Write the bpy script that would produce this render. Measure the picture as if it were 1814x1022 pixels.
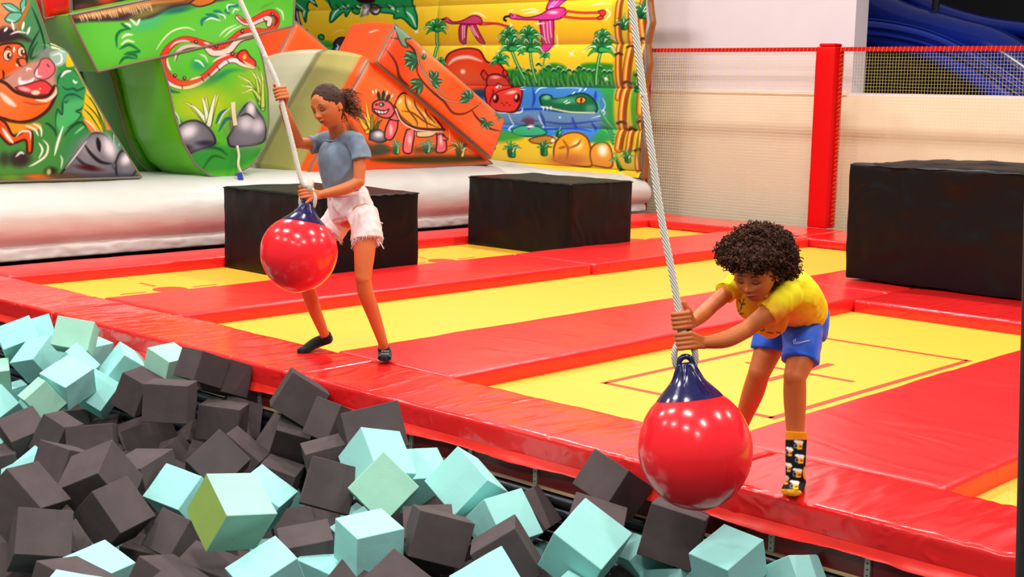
import bpy, bmesh, math, random
import numpy as np
from mathutils import Vector, Matrix, noise

scene = bpy.context.scene
COL = scene.collection
for o in list(bpy.data.objects):
    bpy.data.objects.remove(o)

# ------------------------------------------------------------------ camera
# World: z = 0 is the top of the red safety pads, +x runs along the pit edge
# towards the near right, +y runs away along the jumping lanes. Metres.
IMG_W, IMG_H = 1814, 1022
FOC = 2399.53
PITCH, ROLL, YAW = math.radians(8.3135), math.radians(-1.2110), math.radians(-43.1166)
EYE = np.array([0.0, 0.0, 1.45])
_f = np.array([math.sin(YAW) * math.cos(PITCH), math.cos(YAW) * math.cos(PITCH), -math.sin(PITCH)])
_r = np.array([math.cos(YAW), -math.sin(YAW), 0.0])
_d = np.cross(_f, _r)
_c, _s = math.cos(ROLL), math.sin(ROLL)
AX_R = _c * _r + _s * _d
AX_D = -_s * _r + _c * _d
AX_F = _f
cam_data = bpy.data.cameras.new('camera')
cam_data.sensor_width = 36
cam_data.lens = FOC / IMG_W * 36
cam_data.clip_end = 100
cam = bpy.data.objects.new('camera', cam_data)
COL.objects.link(cam)
m = Matrix.Identity(4)
for i in range(3):
    m[i][0] = AX_R[i]
    m[i][1] = -AX_D[i]
    m[i][2] = -AX_F[i]
    m[i][3] = EYE[i]
cam.matrix_world = m
scene.camera = cam

# ------------------------------------------------------------------ light
scene.view_settings.view_transform = 'Standard'
scene.view_settings.look = 'None'
scene.view_settings.gamma = 1
scene.view_settings.use_curve_mapping = False
scene.view_settings.exposure = -0.50
world = bpy.data.worlds.new('hall')
scene.world = world
world.use_nodes = True
world.node_tree.nodes['Background'].inputs[0].default_value = (1.0, 0.97, 0.93, 1)
world.node_tree.nodes['Background'].inputs[1].default_value = 0.32

def ceiling_or_fill_lamp(x, y, z=6.0, sx=1.2, sy=0.3, e=245, col=(1, 0.965, 0.91)):
    l = bpy.data.lights.new('ceiling_or_fill_lamp', 'AREA')
    l.shape = 'RECTANGLE'
    l.size, l.size_y = sx, sy
    l.energy = e
    l.color = col
    o = bpy.data.objects.new('ceiling_or_fill_lamp', l)
    o.location = (x, y, z)
    COL.objects.link(o)
for lx in (-11.0, -7.0, -3.0, 1.0):
    for ly in (1.8, 6.4, 11.2):
        ceiling_or_fill_lamp(lx, ly)
    ceiling_or_fill_lamp(lx + 1.5, -2.2, e=190)  # dimmer extra row behind the eye, added to fill the darker lower faces

# ------------------------------------------------------------------ pixel <-> place
def ray(x, y):
    return AX_F + AX_R * ((x - IMG_W / 2) / FOC) + AX_D * ((y - IMG_H / 2) / FOC)
def onz(x, y, z=0.0):
    d = ray(x, y); return EYE + d * ((z - EYE[2]) / d[2])
def onx(x, y, X):
    d = ray(x, y); return EYE + d * ((X - EYE[0]) / d[0])
def ony(x, y, Y):
    d = ray(x, y); return EYE + d * ((Y - EYE[1]) / d[1])
def far(x, y, dist):
    return EYE + ray(x, y) * dist
def proj(P):
    Q = np.asarray(P, float) - EYE
    z = Q @ AX_F
    return np.stack([IMG_W / 2 + FOC * (Q @ AX_R) / z, IMG_H / 2 + FOC * (Q @ AX_D) / z], -1)

# ------------------------------------------------------------------ materials
def s2l(c):
    c = np.asarray(c, float) / 255.0
    return np.where(c <= 0.04045, c / 12.92, ((c + 0.055) / 1.055) ** 2.4)
def rgb(r, g, b):
    v = s2l((r, g, b)); return (float(v[0]), float(v[1]), float(v[2]), 1)

MATS = {}
def mat(name, col=(0.8, 0.8, 0.8, 1), rough=0.5, spec=0.5, coat=0.0, metal=0.0, sheen=0.0, attr=None,
        bump=None, var=None, sss=0.0, emit=None):
    """bump = (kind, scale xyz, strength, distance); var = (scale, amount) slight mottling"""
    if name in MATS: return MATS[name]
    M = bpy.data.materials.new(name); M.use_nodes = True
    nt = M.node_tree; N = nt.nodes; L = nt.links
    b = N['Principled BSDF']
    b.inputs['Base Color'].default_value = col
    b.inputs['Roughness'].default_value = rough
    b.inputs['Specular IOR Level'].default_value = spec
    b.inputs['Metallic'].default_value = metal
    b.inputs['Coat Weight'].default_value = coat
    b.inputs['Coat Roughness'].default_value = 0.08
    if sheen:
        b.inputs['Sheen Weight'].default_value = sheen
    if sss:
        b.inputs['Subsurface Weight'].default_value = sss
        b.inputs['Subsurface Radius'].default_value = (0.01, 0.004, 0.002)
        b.inputs['Subsurface Scale'].default_value = 1.0
    tc = N.new('ShaderNodeTexCoord')
    src = None
    if attr:
        a = N.new('ShaderNodeAttribute'); a.attribute_name = attr
        src = a.outputs['Color']
        L.new(src, b.inputs['Base Color'])
    if var:
        n = N.new('ShaderNodeTexNoise'); n.inputs['Scale'].default_value = var[0]; n.inputs['Detail'].default_value = 6
        L.new(tc.outputs['Object'], n.inputs['Vector'])
        r = N.new('ShaderNodeMapRange')
        r.inputs['From Min'].default_value = 0.3; r.inputs['From Max'].default_value = 0.7
        r.inputs['To Min'].default_value = 1 - var[1]; r.inputs['To Max'].default_value = 1 + var[1]
        L.new(n.outputs['Fac'], r.inputs['Value'])
        h = N.new('ShaderNodeHueSaturation')
        if src: L.new(src, h.inputs['Color'])
        else: h.inputs['Color'].default_value = col
        L.new(r.outputs['Result'], h.inputs['Value'])
        L.new(h.outputs['Color'], b.inputs['Base Color'])
    if bump:
        kind, sc, st, dist = bump
        mp = N.new('ShaderNodeMapping'); mp.inputs['Scale'].default_value = sc
        L.new(tc.outputs['Object'], mp.inputs['Vector'])
        if kind == 'noise':
            t = N.new('ShaderNodeTexNoise'); t.inputs['Scale'].default_value = 1; t.inputs['Detail'].default_value = 3
            o = t.outputs['Fac']
        elif kind == 'crease':
            t = N.new('ShaderNodeTexNoise'); t.inputs['Scale'].default_value = 1; t.inputs['Detail'].default_value = 2
            t.inputs['Distortion'].default_value = 1.2
            t.noise_type = 'RIDGED_MULTIFRACTAL'
            o = t.outputs['Fac']
        else:
            t = N.new('ShaderNodeTexWave'); t.inputs['Scale'].default_value = 1
            t.bands_direction = 'DIAGONAL' if kind == 'waved' else ('Y' if kind == 'wavey' else 'X')
            o = t.outputs['Fac']
        L.new(mp.outputs['Vector'], t.inputs['Vector'])
        bp = N.new('ShaderNodeBump'); bp.inputs['Strength'].default_value = st; bp.inputs['Distance'].default_value = dist
        L.new(o, bp.inputs['Height']); L.new(bp.outputs['Normal'], b.inputs['Normal'])
    if emit:
        b.inputs['Emission Color'].default_value = col; b.inputs['Emission Strength'].default_value = emit
    MATS[name] = M
    return M

# ------------------------------------------------------------------ objects
def new_obj(name, me, material=None, parent=None, smooth=False):
    o = bpy.data.objects.new(name, me)
    COL.objects.link(o)
    if material: me.materials.append(material)
    if parent: o.parent = parent
    if smooth:
        me.polygons.foreach_set('use_smooth', [True] * len(me.polygons))
    return o
def mesh_np(name, V, Fc, material=None, parent=None, smooth=True, color=None):
    me = bpy.data.meshes.new(name)
    me.from_pydata([tuple(map(float, v)) for v in V], [], [tuple(map(int, q)) for q in Fc])
    me.update()
    if color is not None:
        ca = me.color_attributes.new('paint', 'FLOAT_COLOR', 'POINT')
        buf = np.ones((len(V), 4)); buf[:, :3] = color
        ca.data.foreach_set('color', buf.ravel())
    return new_obj(name, me, material, parent, smooth)
def tag(o, label, cat, group=None):
    o['label'] = label; o['category'] = cat
    if group: o['group'] = group
    return o
def empty(name, loc, label, cat, group=None):
    o = bpy.data.objects.new(name, None); o.location = loc; o.empty_display_size = 0.1
    COL.objects.link(o)
    return tag(o, label, cat, group)
def adopt(child, root):
    """parent keeping the world place"""
    child.parent = root
    child.matrix_parent_inverse = Matrix.Translation(-Vector(root.location))
    return child
def struct(o):
    o['kind'] = 'structure'; return o

class MB:
    """collects geometry for one mesh"""
    def __init__(s): s.V = []; s.F = []
    def add(s, V, Fc):
        b = len(s.V); s.V += [tuple(v) for v in V]; s.F += [tuple(i + b for i in q) for q in Fc]; return s
    def box(s, lo, hi):
        x0, y0, z0 = lo; x1, y1, z1 = hi
        V = [(x0, y0, z0), (x1, y0, z0), (x1, y1, z0), (x0, y1, z0), (x0, y0, z1), (x1, y0, z1), (x1, y1, z1), (x0, y1, z1)]
        return s.add(V, [(3, 2, 1, 0), (4, 5, 6, 7), (0, 1, 5, 4), (1, 2, 6, 5), (2, 3, 7, 6), (3, 0, 4, 7)])
    def tube(s, pts, rad, n=12, cap=True, flat=None):
        V, Fc = tube_np(pts, rad, n, cap, flat)
        return s.add(V, Fc)
    def build(s, name, material=None, parent=None, smooth=False):
        return mesh_np(name, s.V, s.F, material, parent, smooth)

def cr(pts, n=8, closed=False):
    """Catmull-Rom through points"""
    P = np.asarray(pts, float)
    if len(P) < 3: return P
    if closed: Q = np.vstack([P[-1], P, P[0], P[1]])
    else: Q = np.vstack([2 * P[0] - P[1], P, 2 * P[-1] - P[-2]])
    out = []
    for i in range(1, len(Q) - 2):
        p0, p1, p2, p3 = Q[i - 1], Q[i], Q[i + 1], Q[i + 2]
        for k in range(n):
            t = k / n
            out.append(0.5 * ((2 * p1) + (-p0 + p2) * t + (2 * p0 - 5 * p1 + 4 * p2 - p3) * t * t + (-p0 + 3 * p1 - 3 * p2 + p3) * t ** 3))
    if not closed: out.append(P[-1])
    return np.array(out)

def tube_np(pts, rad, n=12, cap=True, flat=None, up=None):
    """swept tube; rad scalar or per-point, or per-point (a, b) for elliptic sections with `up` giving the b direction"""
    P = np.asarray(pts, float); k = len(P)
    R_ = np.asarray(rad, float)
    if R_.ndim == 0: R_ = np.full(k, float(R_))
    if R_.ndim == 1: R_ = np.stack([R_, R_], 1)
    T = np.gradient(P, axis=0); T /= np.linalg.norm(T, axis=1, keepdims=True) + 1e-12
    U = np.zeros_like(P)
    if up is None:
        a = np.array([0, 0, 1.0]) if abs(T[0][2]) < 0.9 else np.array([1.0, 0, 0])
        u = a - T[0] * (a @ T[0]); u /= np.linalg.norm(u); U[0] = u
        for i in range(1, k):
            u = U[i - 1] - T[i] * (U[i - 1] @ T[i]); U[i] = u / (np.linalg.norm(u) + 1e-12)
    else:
        up = np.asarray(up, float)
        if up.ndim == 1: up = np.tile(up, (k, 1))
        u = up - T * np.sum(up * T, 1, keepdims=True); U = u / np.linalg.norm(u, axis=1, keepdims=True)
    W = np.cross(T, U)
    ang = np.arange(n) * 2 * math.pi / n
    V = []
    for i in range(k):
        ring = P[i] + np.outer(np.cos(ang) * R_[i, 0], W[i]) + np.outer(np.sin(ang) * R_[i, 1], U[i])
        V.append(ring)
    V = np.vstack(V); Fc = []
    for i in range(k - 1):
        for j in range(n):
            a = i * n + j; b = i * n + (j + 1) % n
            Fc.append((a, b, b + n, a + n))
    if cap:
        Fc.append(tuple(range(n - 1, -1, -1))); Fc.append(tuple((k - 1) * n + j for j in range(n)))
    return V, Fc

def grid_faces(nu, nv, base=0, flip=False):
    i = np.arange(nu - 1)[:, None]; j = np.arange(nv - 1)[None, :]
    a = (base + i * nv + j).ravel()
    q = np.stack([a, a + 1, a + nv + 1, a + nv], 1)
    if flip: q = q[:, ::-1]
    return q

def rounded_slab(name, lo, hi, r=0.03, seg=3, sub=0.12, material=None, parent=None, wob=0.0, seed=0, top_puff=0.0, fold=None):
    """padded block: subdivided box with rounded edges and a slightly uneven skin"""
    lo = np.array(lo, float); hi = np.array(hi, float); c = (lo + hi) / 2; h = (hi - lo) / 2
    V = []; Fc = []
    def axis_samples(a):
        n = max(2, int(2 * h[a] / sub))
        inner = np.linspace(-(h[a] - r), h[a] - r, n + 1)
        e = [h[a] - r + r * math.sin(math.pi / 2 * k / seg) for k in range(1, seg + 1)]
        return np.array([-v for v in e[::-1]] + list(inner) + e)
    S = [axis_samples(a) for a in range(3)]
    idx = {}
    for a in range(3):
        b, d = (a + 1) % 3, (a + 2) % 3
        for sgn in (-1, 1):
            base = len(V)
            for u in S[b]:
                for v in S[d]:
                    p = np.zeros(3); p[a] = sgn * h[a]; p[b] = u; p[d] = v
                    q = np.clip(p, -(h - r), h - r)
                    w = p - q; nrm = np.linalg.norm(w)
                    if nrm > 1e-9: p = q + w / max(nrm, r) * r if nrm > r else p
                    V.append(p)
            f = grid_faces(len(S[b]), len(S[d]), base, flip=(sgn < 0))
            f = f[:, ::-1]
            Fc += [tuple(x) for x in f]
    V = np.array(V)
    if wob or top_puff or fold:
        for i, p in enumerate(V):
            w = p + c
            nv = noise.noise(Vector((w[0] * 2.2 + seed, w[1] * 2.2, w[2] * 3)))
            n2 = noise.noise(Vector((w[0] * 9 + seed, w[1] * 3.3, w[2] * 9)))
            q = np.clip(p, -(h - r), h - r); d_ = p - q
            dn = d_ / (np.linalg.norm(d_) + 1e-9)
            V[i] = p + dn * wob * (nv + 0.4 * n2)
            if fold and p[2] > -h[2] * .9:
                A_, fx, fy = fold
                u_ = w[0] * fx + 1.6 * noise.noise(Vector((w[0] * 1.5, w[1] * 2.5, seed)))
                n3 = noise.noise(Vector((u_, w[1] * fy, seed * 1.7)))
                amp = max(0.0, 0.25 + 1.3 * noise.noise(Vector((w[0] * .9 + 5, w[1] * 1.1, seed + 3))))
                edge = 1.0 if p[2] > h[2] - r else .6
                V[i] = V[i] + dn * 0
                V[i][2] += A_ * amp * ((1 - abs(n3) * 2.4) if p[2] > h[2] - r else 0)
                V[i][1] += A_ * .5 * amp * n3 * 2 * (1 if abs(p[1]) > h[1] - r else 0)
            if top_puff and p[2] > 0:
                V[i][2] += top_puff * (1 - (p[0] / h[0]) ** 2) * (1 - (p[1] / h[1]) ** 4)
    o = mesh_np(name, V + c, Fc, material, parent, True)
    bm = bmesh.new(); bm.from_mesh(o.data)
    bmesh.ops.remove_doubles(bm, verts=bm.verts, dist=1e-4)
    bmesh.ops.recalc_face_normals(bm, faces=bm.faces)
    bm.to_mesh(o.data); bm.free()
    return o

# ================================================================== MATERIALS
M_red = mat('red_vinyl', (0.78, 0.014, 0.014, 1), 0.22, 0.5, coat=0.35, bump=('crease', (10, 2.2, 10), 0.6, 0.012))
M_red_y = mat('red_vinyl_lane', (0.78, 0.014, 0.014, 1), 0.30, 0.55, bump=('crease', (2.0, 4.5, 4), 0.42, 0.012))
M_redpost = mat('red_post_vinyl', (0.62, 0.0015, 0.002, 1), 0.5, 0.15, bump=('noise', (9, 9, 3), 0.15, 0.01))
M_wall = mat('white_plaster', (0.66, 0.60, 0.64, 1), 0.85, 0.2, var=(3, 0.015))
M_clad = mat('cream_wall_panel', (0.80, 0.70, 0.54, 1), 0.8, 0.2, var=(2, 0.03))
M_black = mat('black_tarpaulin', (0.004, 0.0035, 0.004, 1), 0.38, 0.2, bump=('crease', (3, 3, 2.2), 0.6, 0.03))
M_floor = mat('dark_floor', (0.03, 0.028, 0.03, 1), 0.7)
M_dark = mat('dark_paint', (0.01, 0.01, 0.012, 1), 0.6)

def yellow_mat():
    M = bpy.data.materials.new('yellow_trampoline_weave'); M.use_nodes = True
    N = M.node_tree.nodes; L = M.node_tree.links; b = N['Principled BSDF']
    tc = N.new('ShaderNodeTexCoord')
    w = N.new('ShaderNodeTexWave'); w.bands_direction = 'X'; w.inputs['Scale'].default_value = 26; w.inputs['Distortion'].default_value = 0.15
    w2 = N.new('ShaderNodeTexWave'); w2.bands_direction = 'Y'; w2.inputs['Scale'].default_value = 60
    L.new(tc.outputs['Object'], w.inputs['Vector']); L.new(tc.outputs['Object'], w2.inputs['Vector'])
    mx = N.new('ShaderNodeMath'); mx.operation = 'MULTIPLY_ADD'; mx.inputs[1].default_value = 0.3
    L.new(w2.outputs['Fac'], mx.inputs[0]); L.new(w.outputs['Fac'], mx.inputs[2])
    r = N.new('ShaderNodeValToRGB'); r.color_ramp.elements[0].position = 0.1
    r.color_ramp.elements[0].color = (0.84, 0.37, 0.012, 1); r.color_ramp.elements[1].color = (0.97, 0.50, 0.04, 1)
    L.new(mx.outputs[0], r.inputs[0]); L.new(r.outputs[0], b.inputs['Base Color'])
    bp = N.new('ShaderNodeBump'); bp.inputs['Strength'].default_value = 0.4; bp.inputs['Distance'].default_value = 0.003
    L.new(mx.outputs[0], bp.inputs['Height']); L.new(bp.outputs[0], b.inputs['Normal'])
    b.inputs['Roughness'].default_value = 0.45
    return M
M_yellow = yellow_mat()

# ================================================================== SETTING
b = MB(); b.box((-22, -6, -1.3), (8, 4.2, -1.2)); struct(b.build('floor', M_floor))
b = MB(); b.box((-22, 4.45, -0.5), (8, 24, -0.45)); struct(b.build('floor', M_floor))
# back wall with the opening at the right
WY = 14.0
wl = ony(1513, 80, WY)[0]; z_sill = ony(1600, 166, WY)[2]
b = MB()
b.box((-22, WY, -0.5), (wl, WY + 0.28, 6))
b.box((wl, WY, -0.5), (8, WY + 0.28, z_sill))
struct(b.build('wall_back', M_wall))
b = MB(); b.box((-22, WY - 0.02, -0.45), (8, WY, z_sill - 0.03)); b.box((-22, WY - 0.035, z_sill - 0.03), (wl - 0.05, WY, z_sill + 0.0))
struct(b.build('trim_1', M_clad))
b = MB(); b.box((-22.2, -6, -1.3), (-22, 24, 6)); struct(b.build('wall_left', M_dark))
b = MB(); b.box((-22, 21, -1.3), (8, 21.2, 6)); struct(b.build('wall_far', M_dark))

# ------------------------------------------------------------------ trampolines
def bed(x0, x1, y0, y1, label):
    nx, ny = 14, int((y1 - y0) / 0.25)
    V = []
    for i in range(nx + 1):
        for j in range(ny + 1):
            V.append((x0 + (x1 - x0) * i / nx, y0 + (y1 - y0) * j / ny, -0.09))
    t = empty('trampoline', ((x0 + x1) / 2, (y0 + y1) / 2, -0.45), label, 'trampoline', 'jumping lanes')
    o = mesh_np('jumping_mat', V, grid_faces(nx + 1, ny + 1, flip=True), M_yellow, None, False)
    adopt(o, t)
    fr = MB()
    for (a, c) in (((x0 - .03, y0 - .03), (x0, y1 + .03)), ((x1, y0 - .03), (x1 + .03, y1 + .03)), ((x0, y0 - .03), (x1, y0)), ((x0, y1), (x1, y1 + .03))):
        fr.box((a[0], a[1], -0.45), (c[0], c[1], -0.095))
    adopt(fr.build('frame', M_dark), t)
    return t
M_mark = mat('red_mat_print', (0.72, 0.045, 0.012, 1), 0.5)
def mark(t, polys, name='printed_marking'):
    b = MB()
    for p in polys:
        b.add([(x, y, -0.0885) for x, y in p], [tuple(range(len(p)))])
    adopt(b.build(name, M_mark), t)
def line_quad(a, c, w):
    a = np.array(a); c = np.array(c); d = (c - a) / np.linalg.norm(c - a); n = np.array([-d[1], d[0]]) * w / 2
    return [tuple(a + n), tuple(a - n), tuple(c - n), tuple(c + n)]
def disc(cx, cy, r, n=28):
    return [(cx + r * math.cos(2 * math.pi * k / n), cy + r * math.sin(2 * math.pi * k / n)) for k in range(n)]
L0 = (-9.62, -8.22); L1 = (-7.34, -5.72); L2 = (-4.87, -3.18); L3 = (-2.2, -0.6)
lane0 = bed(*L0, 4.72, 12.52, 'long yellow trampoline lane with red dot markings beside the inflatable')
lane1 = bed(*L1, 4.72, 12.27, 'plain yellow trampoline lane in the middle, running behind both children')
lane2 = bed(*L2, 4.72, 8.8, 'yellow trampoline bed with red rectangle and cross markings behind the boy')
lane3 = bed(*L3, 4.72, 8.8, 'yellow trampoline corner at the lower right edge of the view')
for cy in (5.62, 8.46, 11.3):
    cx = -8.80
    P = [disc(cx, cy, 0.13)]
    for (dx, dy) in ((1, 0), (-1, 0), (0, 1), (0, -1)):
        P.append(line_quad((cx + dx * .2, cy + dy * .2), (cx + dx * .42, cy + dy * .42), 0.026))
    mark(lane0, P)
rx0, rx1, ry0, ry1 = -4.49, -3.44, 5.54, 7.67; w = 0.04
P = [line_quad((rx0, ry0), (rx1, ry0), w), line_quad((rx0, ry1), (rx1, ry1), w), line_quad((rx0, ry0 - w / 2), (rx0, ry1 + w / 2), w), line_quad((rx1, ry0 - w / 2), (rx1, ry1 + w / 2), w)]
mark(lane2, P, 'printed_rectangle')
mark(lane2, [line_quad((-4.30, 6.6), (-3.60, 6.6), 0.035), line_quad((-3.94, 6.26), (-3.94, 6.585), 0.05), line_quad((-3.94, 6.615), (-3.94, 6.95), 0.05)], 'printed_cross')

# ------------------------------------------------------------------ safety pads
G_PIT = 'red pads along the foam pit edge'
def pad(lo, hi, label, group=None, m_=None, seed=0, wob=0.004, puff=0.006, r=0.022, name='safety_pad'):
    o = rounded_slab(name, lo, hi, r, 3, 0.045, m_ or M_red_y, None, wob, seed, puff, fold=(.004, 3, 5))
    return tag(o, label, 'safety pad', group)
front = [(-10.7, -7.92, 'left end red vinyl pad on the pit edge, behind the teal foam cubes'),
         (-7.91, -5.40, 'wrinkled red pit edge pad under the girl, left of her front foot'),
         (-5.39, -2.92, 'red pit edge pad between the two children'),
         (-2.91, -0.2, 'creased glossy red pit edge pad under the boy at the lower right')]
for k, (a, c, lb) in enumerate(front):
    t = empty('safety_pad', ((a + c) / 2, 4.45, -0.13), lb, 'safety pad', G_PIT)
    adopt(rounded_slab('cushion', (a, 4.185, -0.125), (c, 4.725, 0.0), 0.02, 3, 0.018, M_red, None, 0.004, k * 7, 0.002, fold=((.0085, 16, 2.2) if k != 2 else (.0045, 12, 2.2))), t)
    n = int((c - a) / 0.02); V = []                       # hanging welded hem under the front edge
    for i in range(n + 1):
        x = a + (c - a) * i / n
        wv = 0.006 * math.sin(x * 9 + k) + 0.004 * noise.noise(Vector((x * 14, k, 0)))
        for (dy, dz) in ((0.0, -0.10), (-0.004, -0.117), (-0.010 + wv, -0.130), (-0.016 + wv, -0.140 + wv * .6)):
            V.append((x, 4.184 + dy, dz))
    adopt(mesh_np('hem', V, grid_faces(n + 1, 4), mat('red_hem', (0.9, 0.03, 0.02, 1), 0.3), None, True), t)
pad((-8.24, 4.735, -0.115), (-7.32, 8.80, 0.0), 'near half of the red divider pad between the left and middle lanes', 'lane divider pads', seed=3)
pad((-8.24, 8.82, -0.115), (-7.30, 12.28, 0.004), 'far half of the red divider pad, its end beside the boy\'s hair', 'lane divider pads', seed=5)
pad((-5.76, 4.735, -0.115), (-4.85, 9.3, 0.0), 'wide red divider pad behind the boy\'s hands', 'lane divider pads', seed=9)
pad((-5.76, 9.32, -0.115), (-4.85, 12.28, 0.0), 'far red divider pad left of the big black box', 'lane divider pads', seed=29)
pad((-3.195, 4.735, -0.115), (-2.18, 8.78, 0.0), 'wide red pad behind the boy\'s socked foot on the right', 'lane divider pads', seed=12)
pad((-10.15, 4.735, -0.115), (-9.60, 8.4, 0.0), 'red side pad against the inflatable, left of the first black box', 'inflatable side pads', seed=15)
pad((-10.15, 8.42, -0.115), (-9.60, 13.35, 0.0), 'red side pad against the inflatable, between the two smaller black boxes', 'inflatable side pads', seed=18)
pad((-9.59, 12.55, -0.115), (-7.5, 13.36, 0.0), 'red end pad below the net, left of the red post', 'end pads under the net', seed=21, m_=M_red)
pad((-7.49, 12.30, -0.115), (-4.9, 13.36, 0.0), 'red end pad below the net at the foot of the red post', 'end pads under the net', seed=23, m_=M_red)
pad((-4.84, 8.80, -0.115), (-2.0, 12.28, 0.0), 'broad red platform pad carrying the big black box', None, seed=26, m_=M_red)
pad((-1.99, 8.80, -0.115), (0.6, 12.28, 0.0), 'red platform pad hidden behind the right end of the big black box', None, seed=27, m_=M_red)

# ------------------------------------------------------------------ pit edge: dark red panel, brackets, black tubes
M_panel = mat('dark_red_panel', (0.16, 0.012, 0.012, 1), 0.35)
M_zinc = mat('grey_bracket', (0.42, 0.39, 0.33, 1), 0.4, metal=0.3)
M_tube = mat('black_foam_tube', (0.012, 0.014, 0.02, 1), 0.28)
t = empty('pit_edge_frame', (-5, 4.3, -1.2), 'dark pit edge with red panel and black foam tubes under the pit edge pads', 'pit edge')
b = MB(); b.box((-11, 4.215, -0.225), (0.2, 4.24, -0.12)); adopt(b.build('red_panel', M_panel), t)
b = MB(); b.box((-11, 4.20, -0.236), (0.2, 4.24, -0.226)); adopt(b.build('wood_edge', mat('pale_wood_edge', (0.42, 0.28, 0.15, 1), 0.6)), t)
b = MB(); b.box((-11, 4.24, -1.2), (0.2, 4.44, -0.14)); adopt(b.build('backing_board', M_dark), t)
for i in range(26):
    x = -10.9 + 0.395 * i
    br = MB(); br.box((x, 4.205, -0.225), (x + 0.022, 4.215, -0.12))
    o = adopt(br.build('bracket', M_zinc), t)
    hb = MB()
    for zz in (-0.212, -0.19, -0.168): hb.tube([(x + .011, 4.206, zz), (x + .011, 4.2035, zz)], 0.003, 8)
    h_ = hb.build('screw', M_dark); h_.parent = o
for k in range(7):
    z = -0.27 - k * 0.052
    pts = [(-11 + 0.4 * j, 4.215, z + 0.002 * math.sin(j)) for j in range(29)]
    b = MB(); b.tube(pts, 0.026, 14); adopt(b.build('foam_tube', M_tube, smooth=True), t)

# ------------------------------------------------------------------ net, rail and post
M_band = mat('red_binding', (0.5, 0.002, 0.004, 1), 0.6, 0.2, bump=('wavex', (30, 30, 30), 0.4, 0.004))
M_netc = mat('cream_net_cord', (0.75, 0.62, 0.38, 1), 0.6)
M_netc2 = mat('yellow_net_cord', (0.68, 0.60, 0.20, 1), 0.6)
M_lace = mat('orange_lacing', (0.85, 0.2, 0.03, 1), 0.5)
NY = 13.45
def net(x0, x1, z0, z1, label, m_):
    t = empty('safety_net', ((x0 + x1) / 2, NY, z0), label, 'safety net', 'safety nets on the back fence')
    b = MB(); cell = 0.0345; r = 0.0023 if m_ is M_netc else 0.0014
    def off(x, z): return 0.01 * math.sin(x * 2.1 + 1) * math.sin(z * 1.7)
    n = int((x1 - x0) / cell)
    for i in range(n + 1):
        x = x0 + (x1 - x0) * i / n
        pts = [(x + 0.002 * math.sin(z * 9 + i), NY + off(x, z), z) for z in np.linspace(z0, z1, 9)]
        b.tube(pts, r, 3, False)
    m2 = int((z1 - z0) / cell)
    for j in range(m2 + 1):
        z = z0 + (z1 - z0) * j / m2
        pts = [(x, NY + off(x, z), z + 0.002 * math.sin(x * 7 + j)) for x in np.linspace(x0, x1, 24)]
        b.tube(pts, r, 3, False)
    adopt(b.build('netting', m_), t)
    b = MB(); b.box((x0, NY - .018, z1 - .005), (x1, NY + .018, z1 + .04)); adopt(b.build('top_binding', M_band), t)
    for xs in (x0, x1):
        b = MB(); b.box((xs - .012, NY - .012, z0), (xs + .012, NY + .012, z1)); adopt(b.build('side_binding', M_band), t)
    b = MB()
    for side in (x0 + .012, x1 - .012):
        z = z0
        while z < z1:
            b.tube([(side - .018, NY - .014, z), (side + .018, NY - .014, z + .02)], .0035, 4, False); z += .05
    x = x0
    while x < x1:
        b.tube([(x, NY - .02, z1 - .012), (x + .012, NY - .02, z1 + .045)], .003, 4, False); x += .05
    lc = adopt(b.build('lacing', M_lace), t); lc['kind'] = 'stuff'
    return t
net(-10.34, -7.97, 0.0, 1.955, 'cream safety net between the yellow inflatable wall and the red post', M_netc)
net(-7.72, -4.9, 0.0, 1.955, 'safety net right of the red post, crossing in front of the blue slide', M_netc2)
t = empty('padded_post', (-7.85, NY, 0), 'tall red padded post in the middle of the net fence', 'post')
adopt(rounded_slab('padding', (-7.975, NY - .11, 0.0), (-7.735, NY + .11, 2.0), 0.02, 3, 0.1, M_redpost, None, 0.003, 2), t)
adopt(rounded_slab('top_cap', (-7.95, NY - .085, 2.0), (-7.76, NY + .085, 2.035), 0.012, 2, 0.1, M_redpost, None, 0, 2), t)

# ------------------------------------------------------------------ black soft boxes
def black_box(lo, hi, label, seed, sub=0.05, wob=0.012):
    t = empty('soft_block', ((lo[0] + hi[0]) / 2, (lo[1] + hi[1]) / 2, lo[2]), label, 'foam block', 'black soft play blocks')
    adopt(rounded_slab('cover', lo, hi, 0.022, 3, sub, M_black, None, wob, seed, 0.01), t)
    b = MB(); z = hi[2] - 0.012                          # gathered top seam
    for (a, c) in (((lo[0], lo[1]), (hi[0], lo[1])), ((hi[0], lo[1]), (hi[0], hi[1])), ((lo[0], lo[1]), (lo[0], hi[1])), ((lo[0], hi[1]), (hi[0], hi[1]))):
        n = 40
        pts = [(a[0] + (c[0] - a[0]) * k / n + .002 * math.sin(k * 2.3), a[1] + (c[1] - a[1]) * k / n + .002 * math.cos(k * 1.7), z + .004 * math.sin(k * 1.3 + seed)) for k in range(n + 1)]
        b.tube(pts, 0.0055, 5)
    adopt(b.build('seam', M_black, smooth=True), t)
black_box((-9.60, 6.66, -0.088), (-8.25, 7.66, 0.60), 'black soft block standing behind the girl on the left lane', 1)
black_box((-9.60, 9.58, -0.088), (-8.25, 10.52, 0.60), 'black soft block on the left lane between the two ropes', 4)
black_box((-5.42, 9.68, 0.016), (-3.2, 11.35, 0.935), 'big black soft block with crumpled cover at the right edge', 8, 0.04, 0.018)

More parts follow.
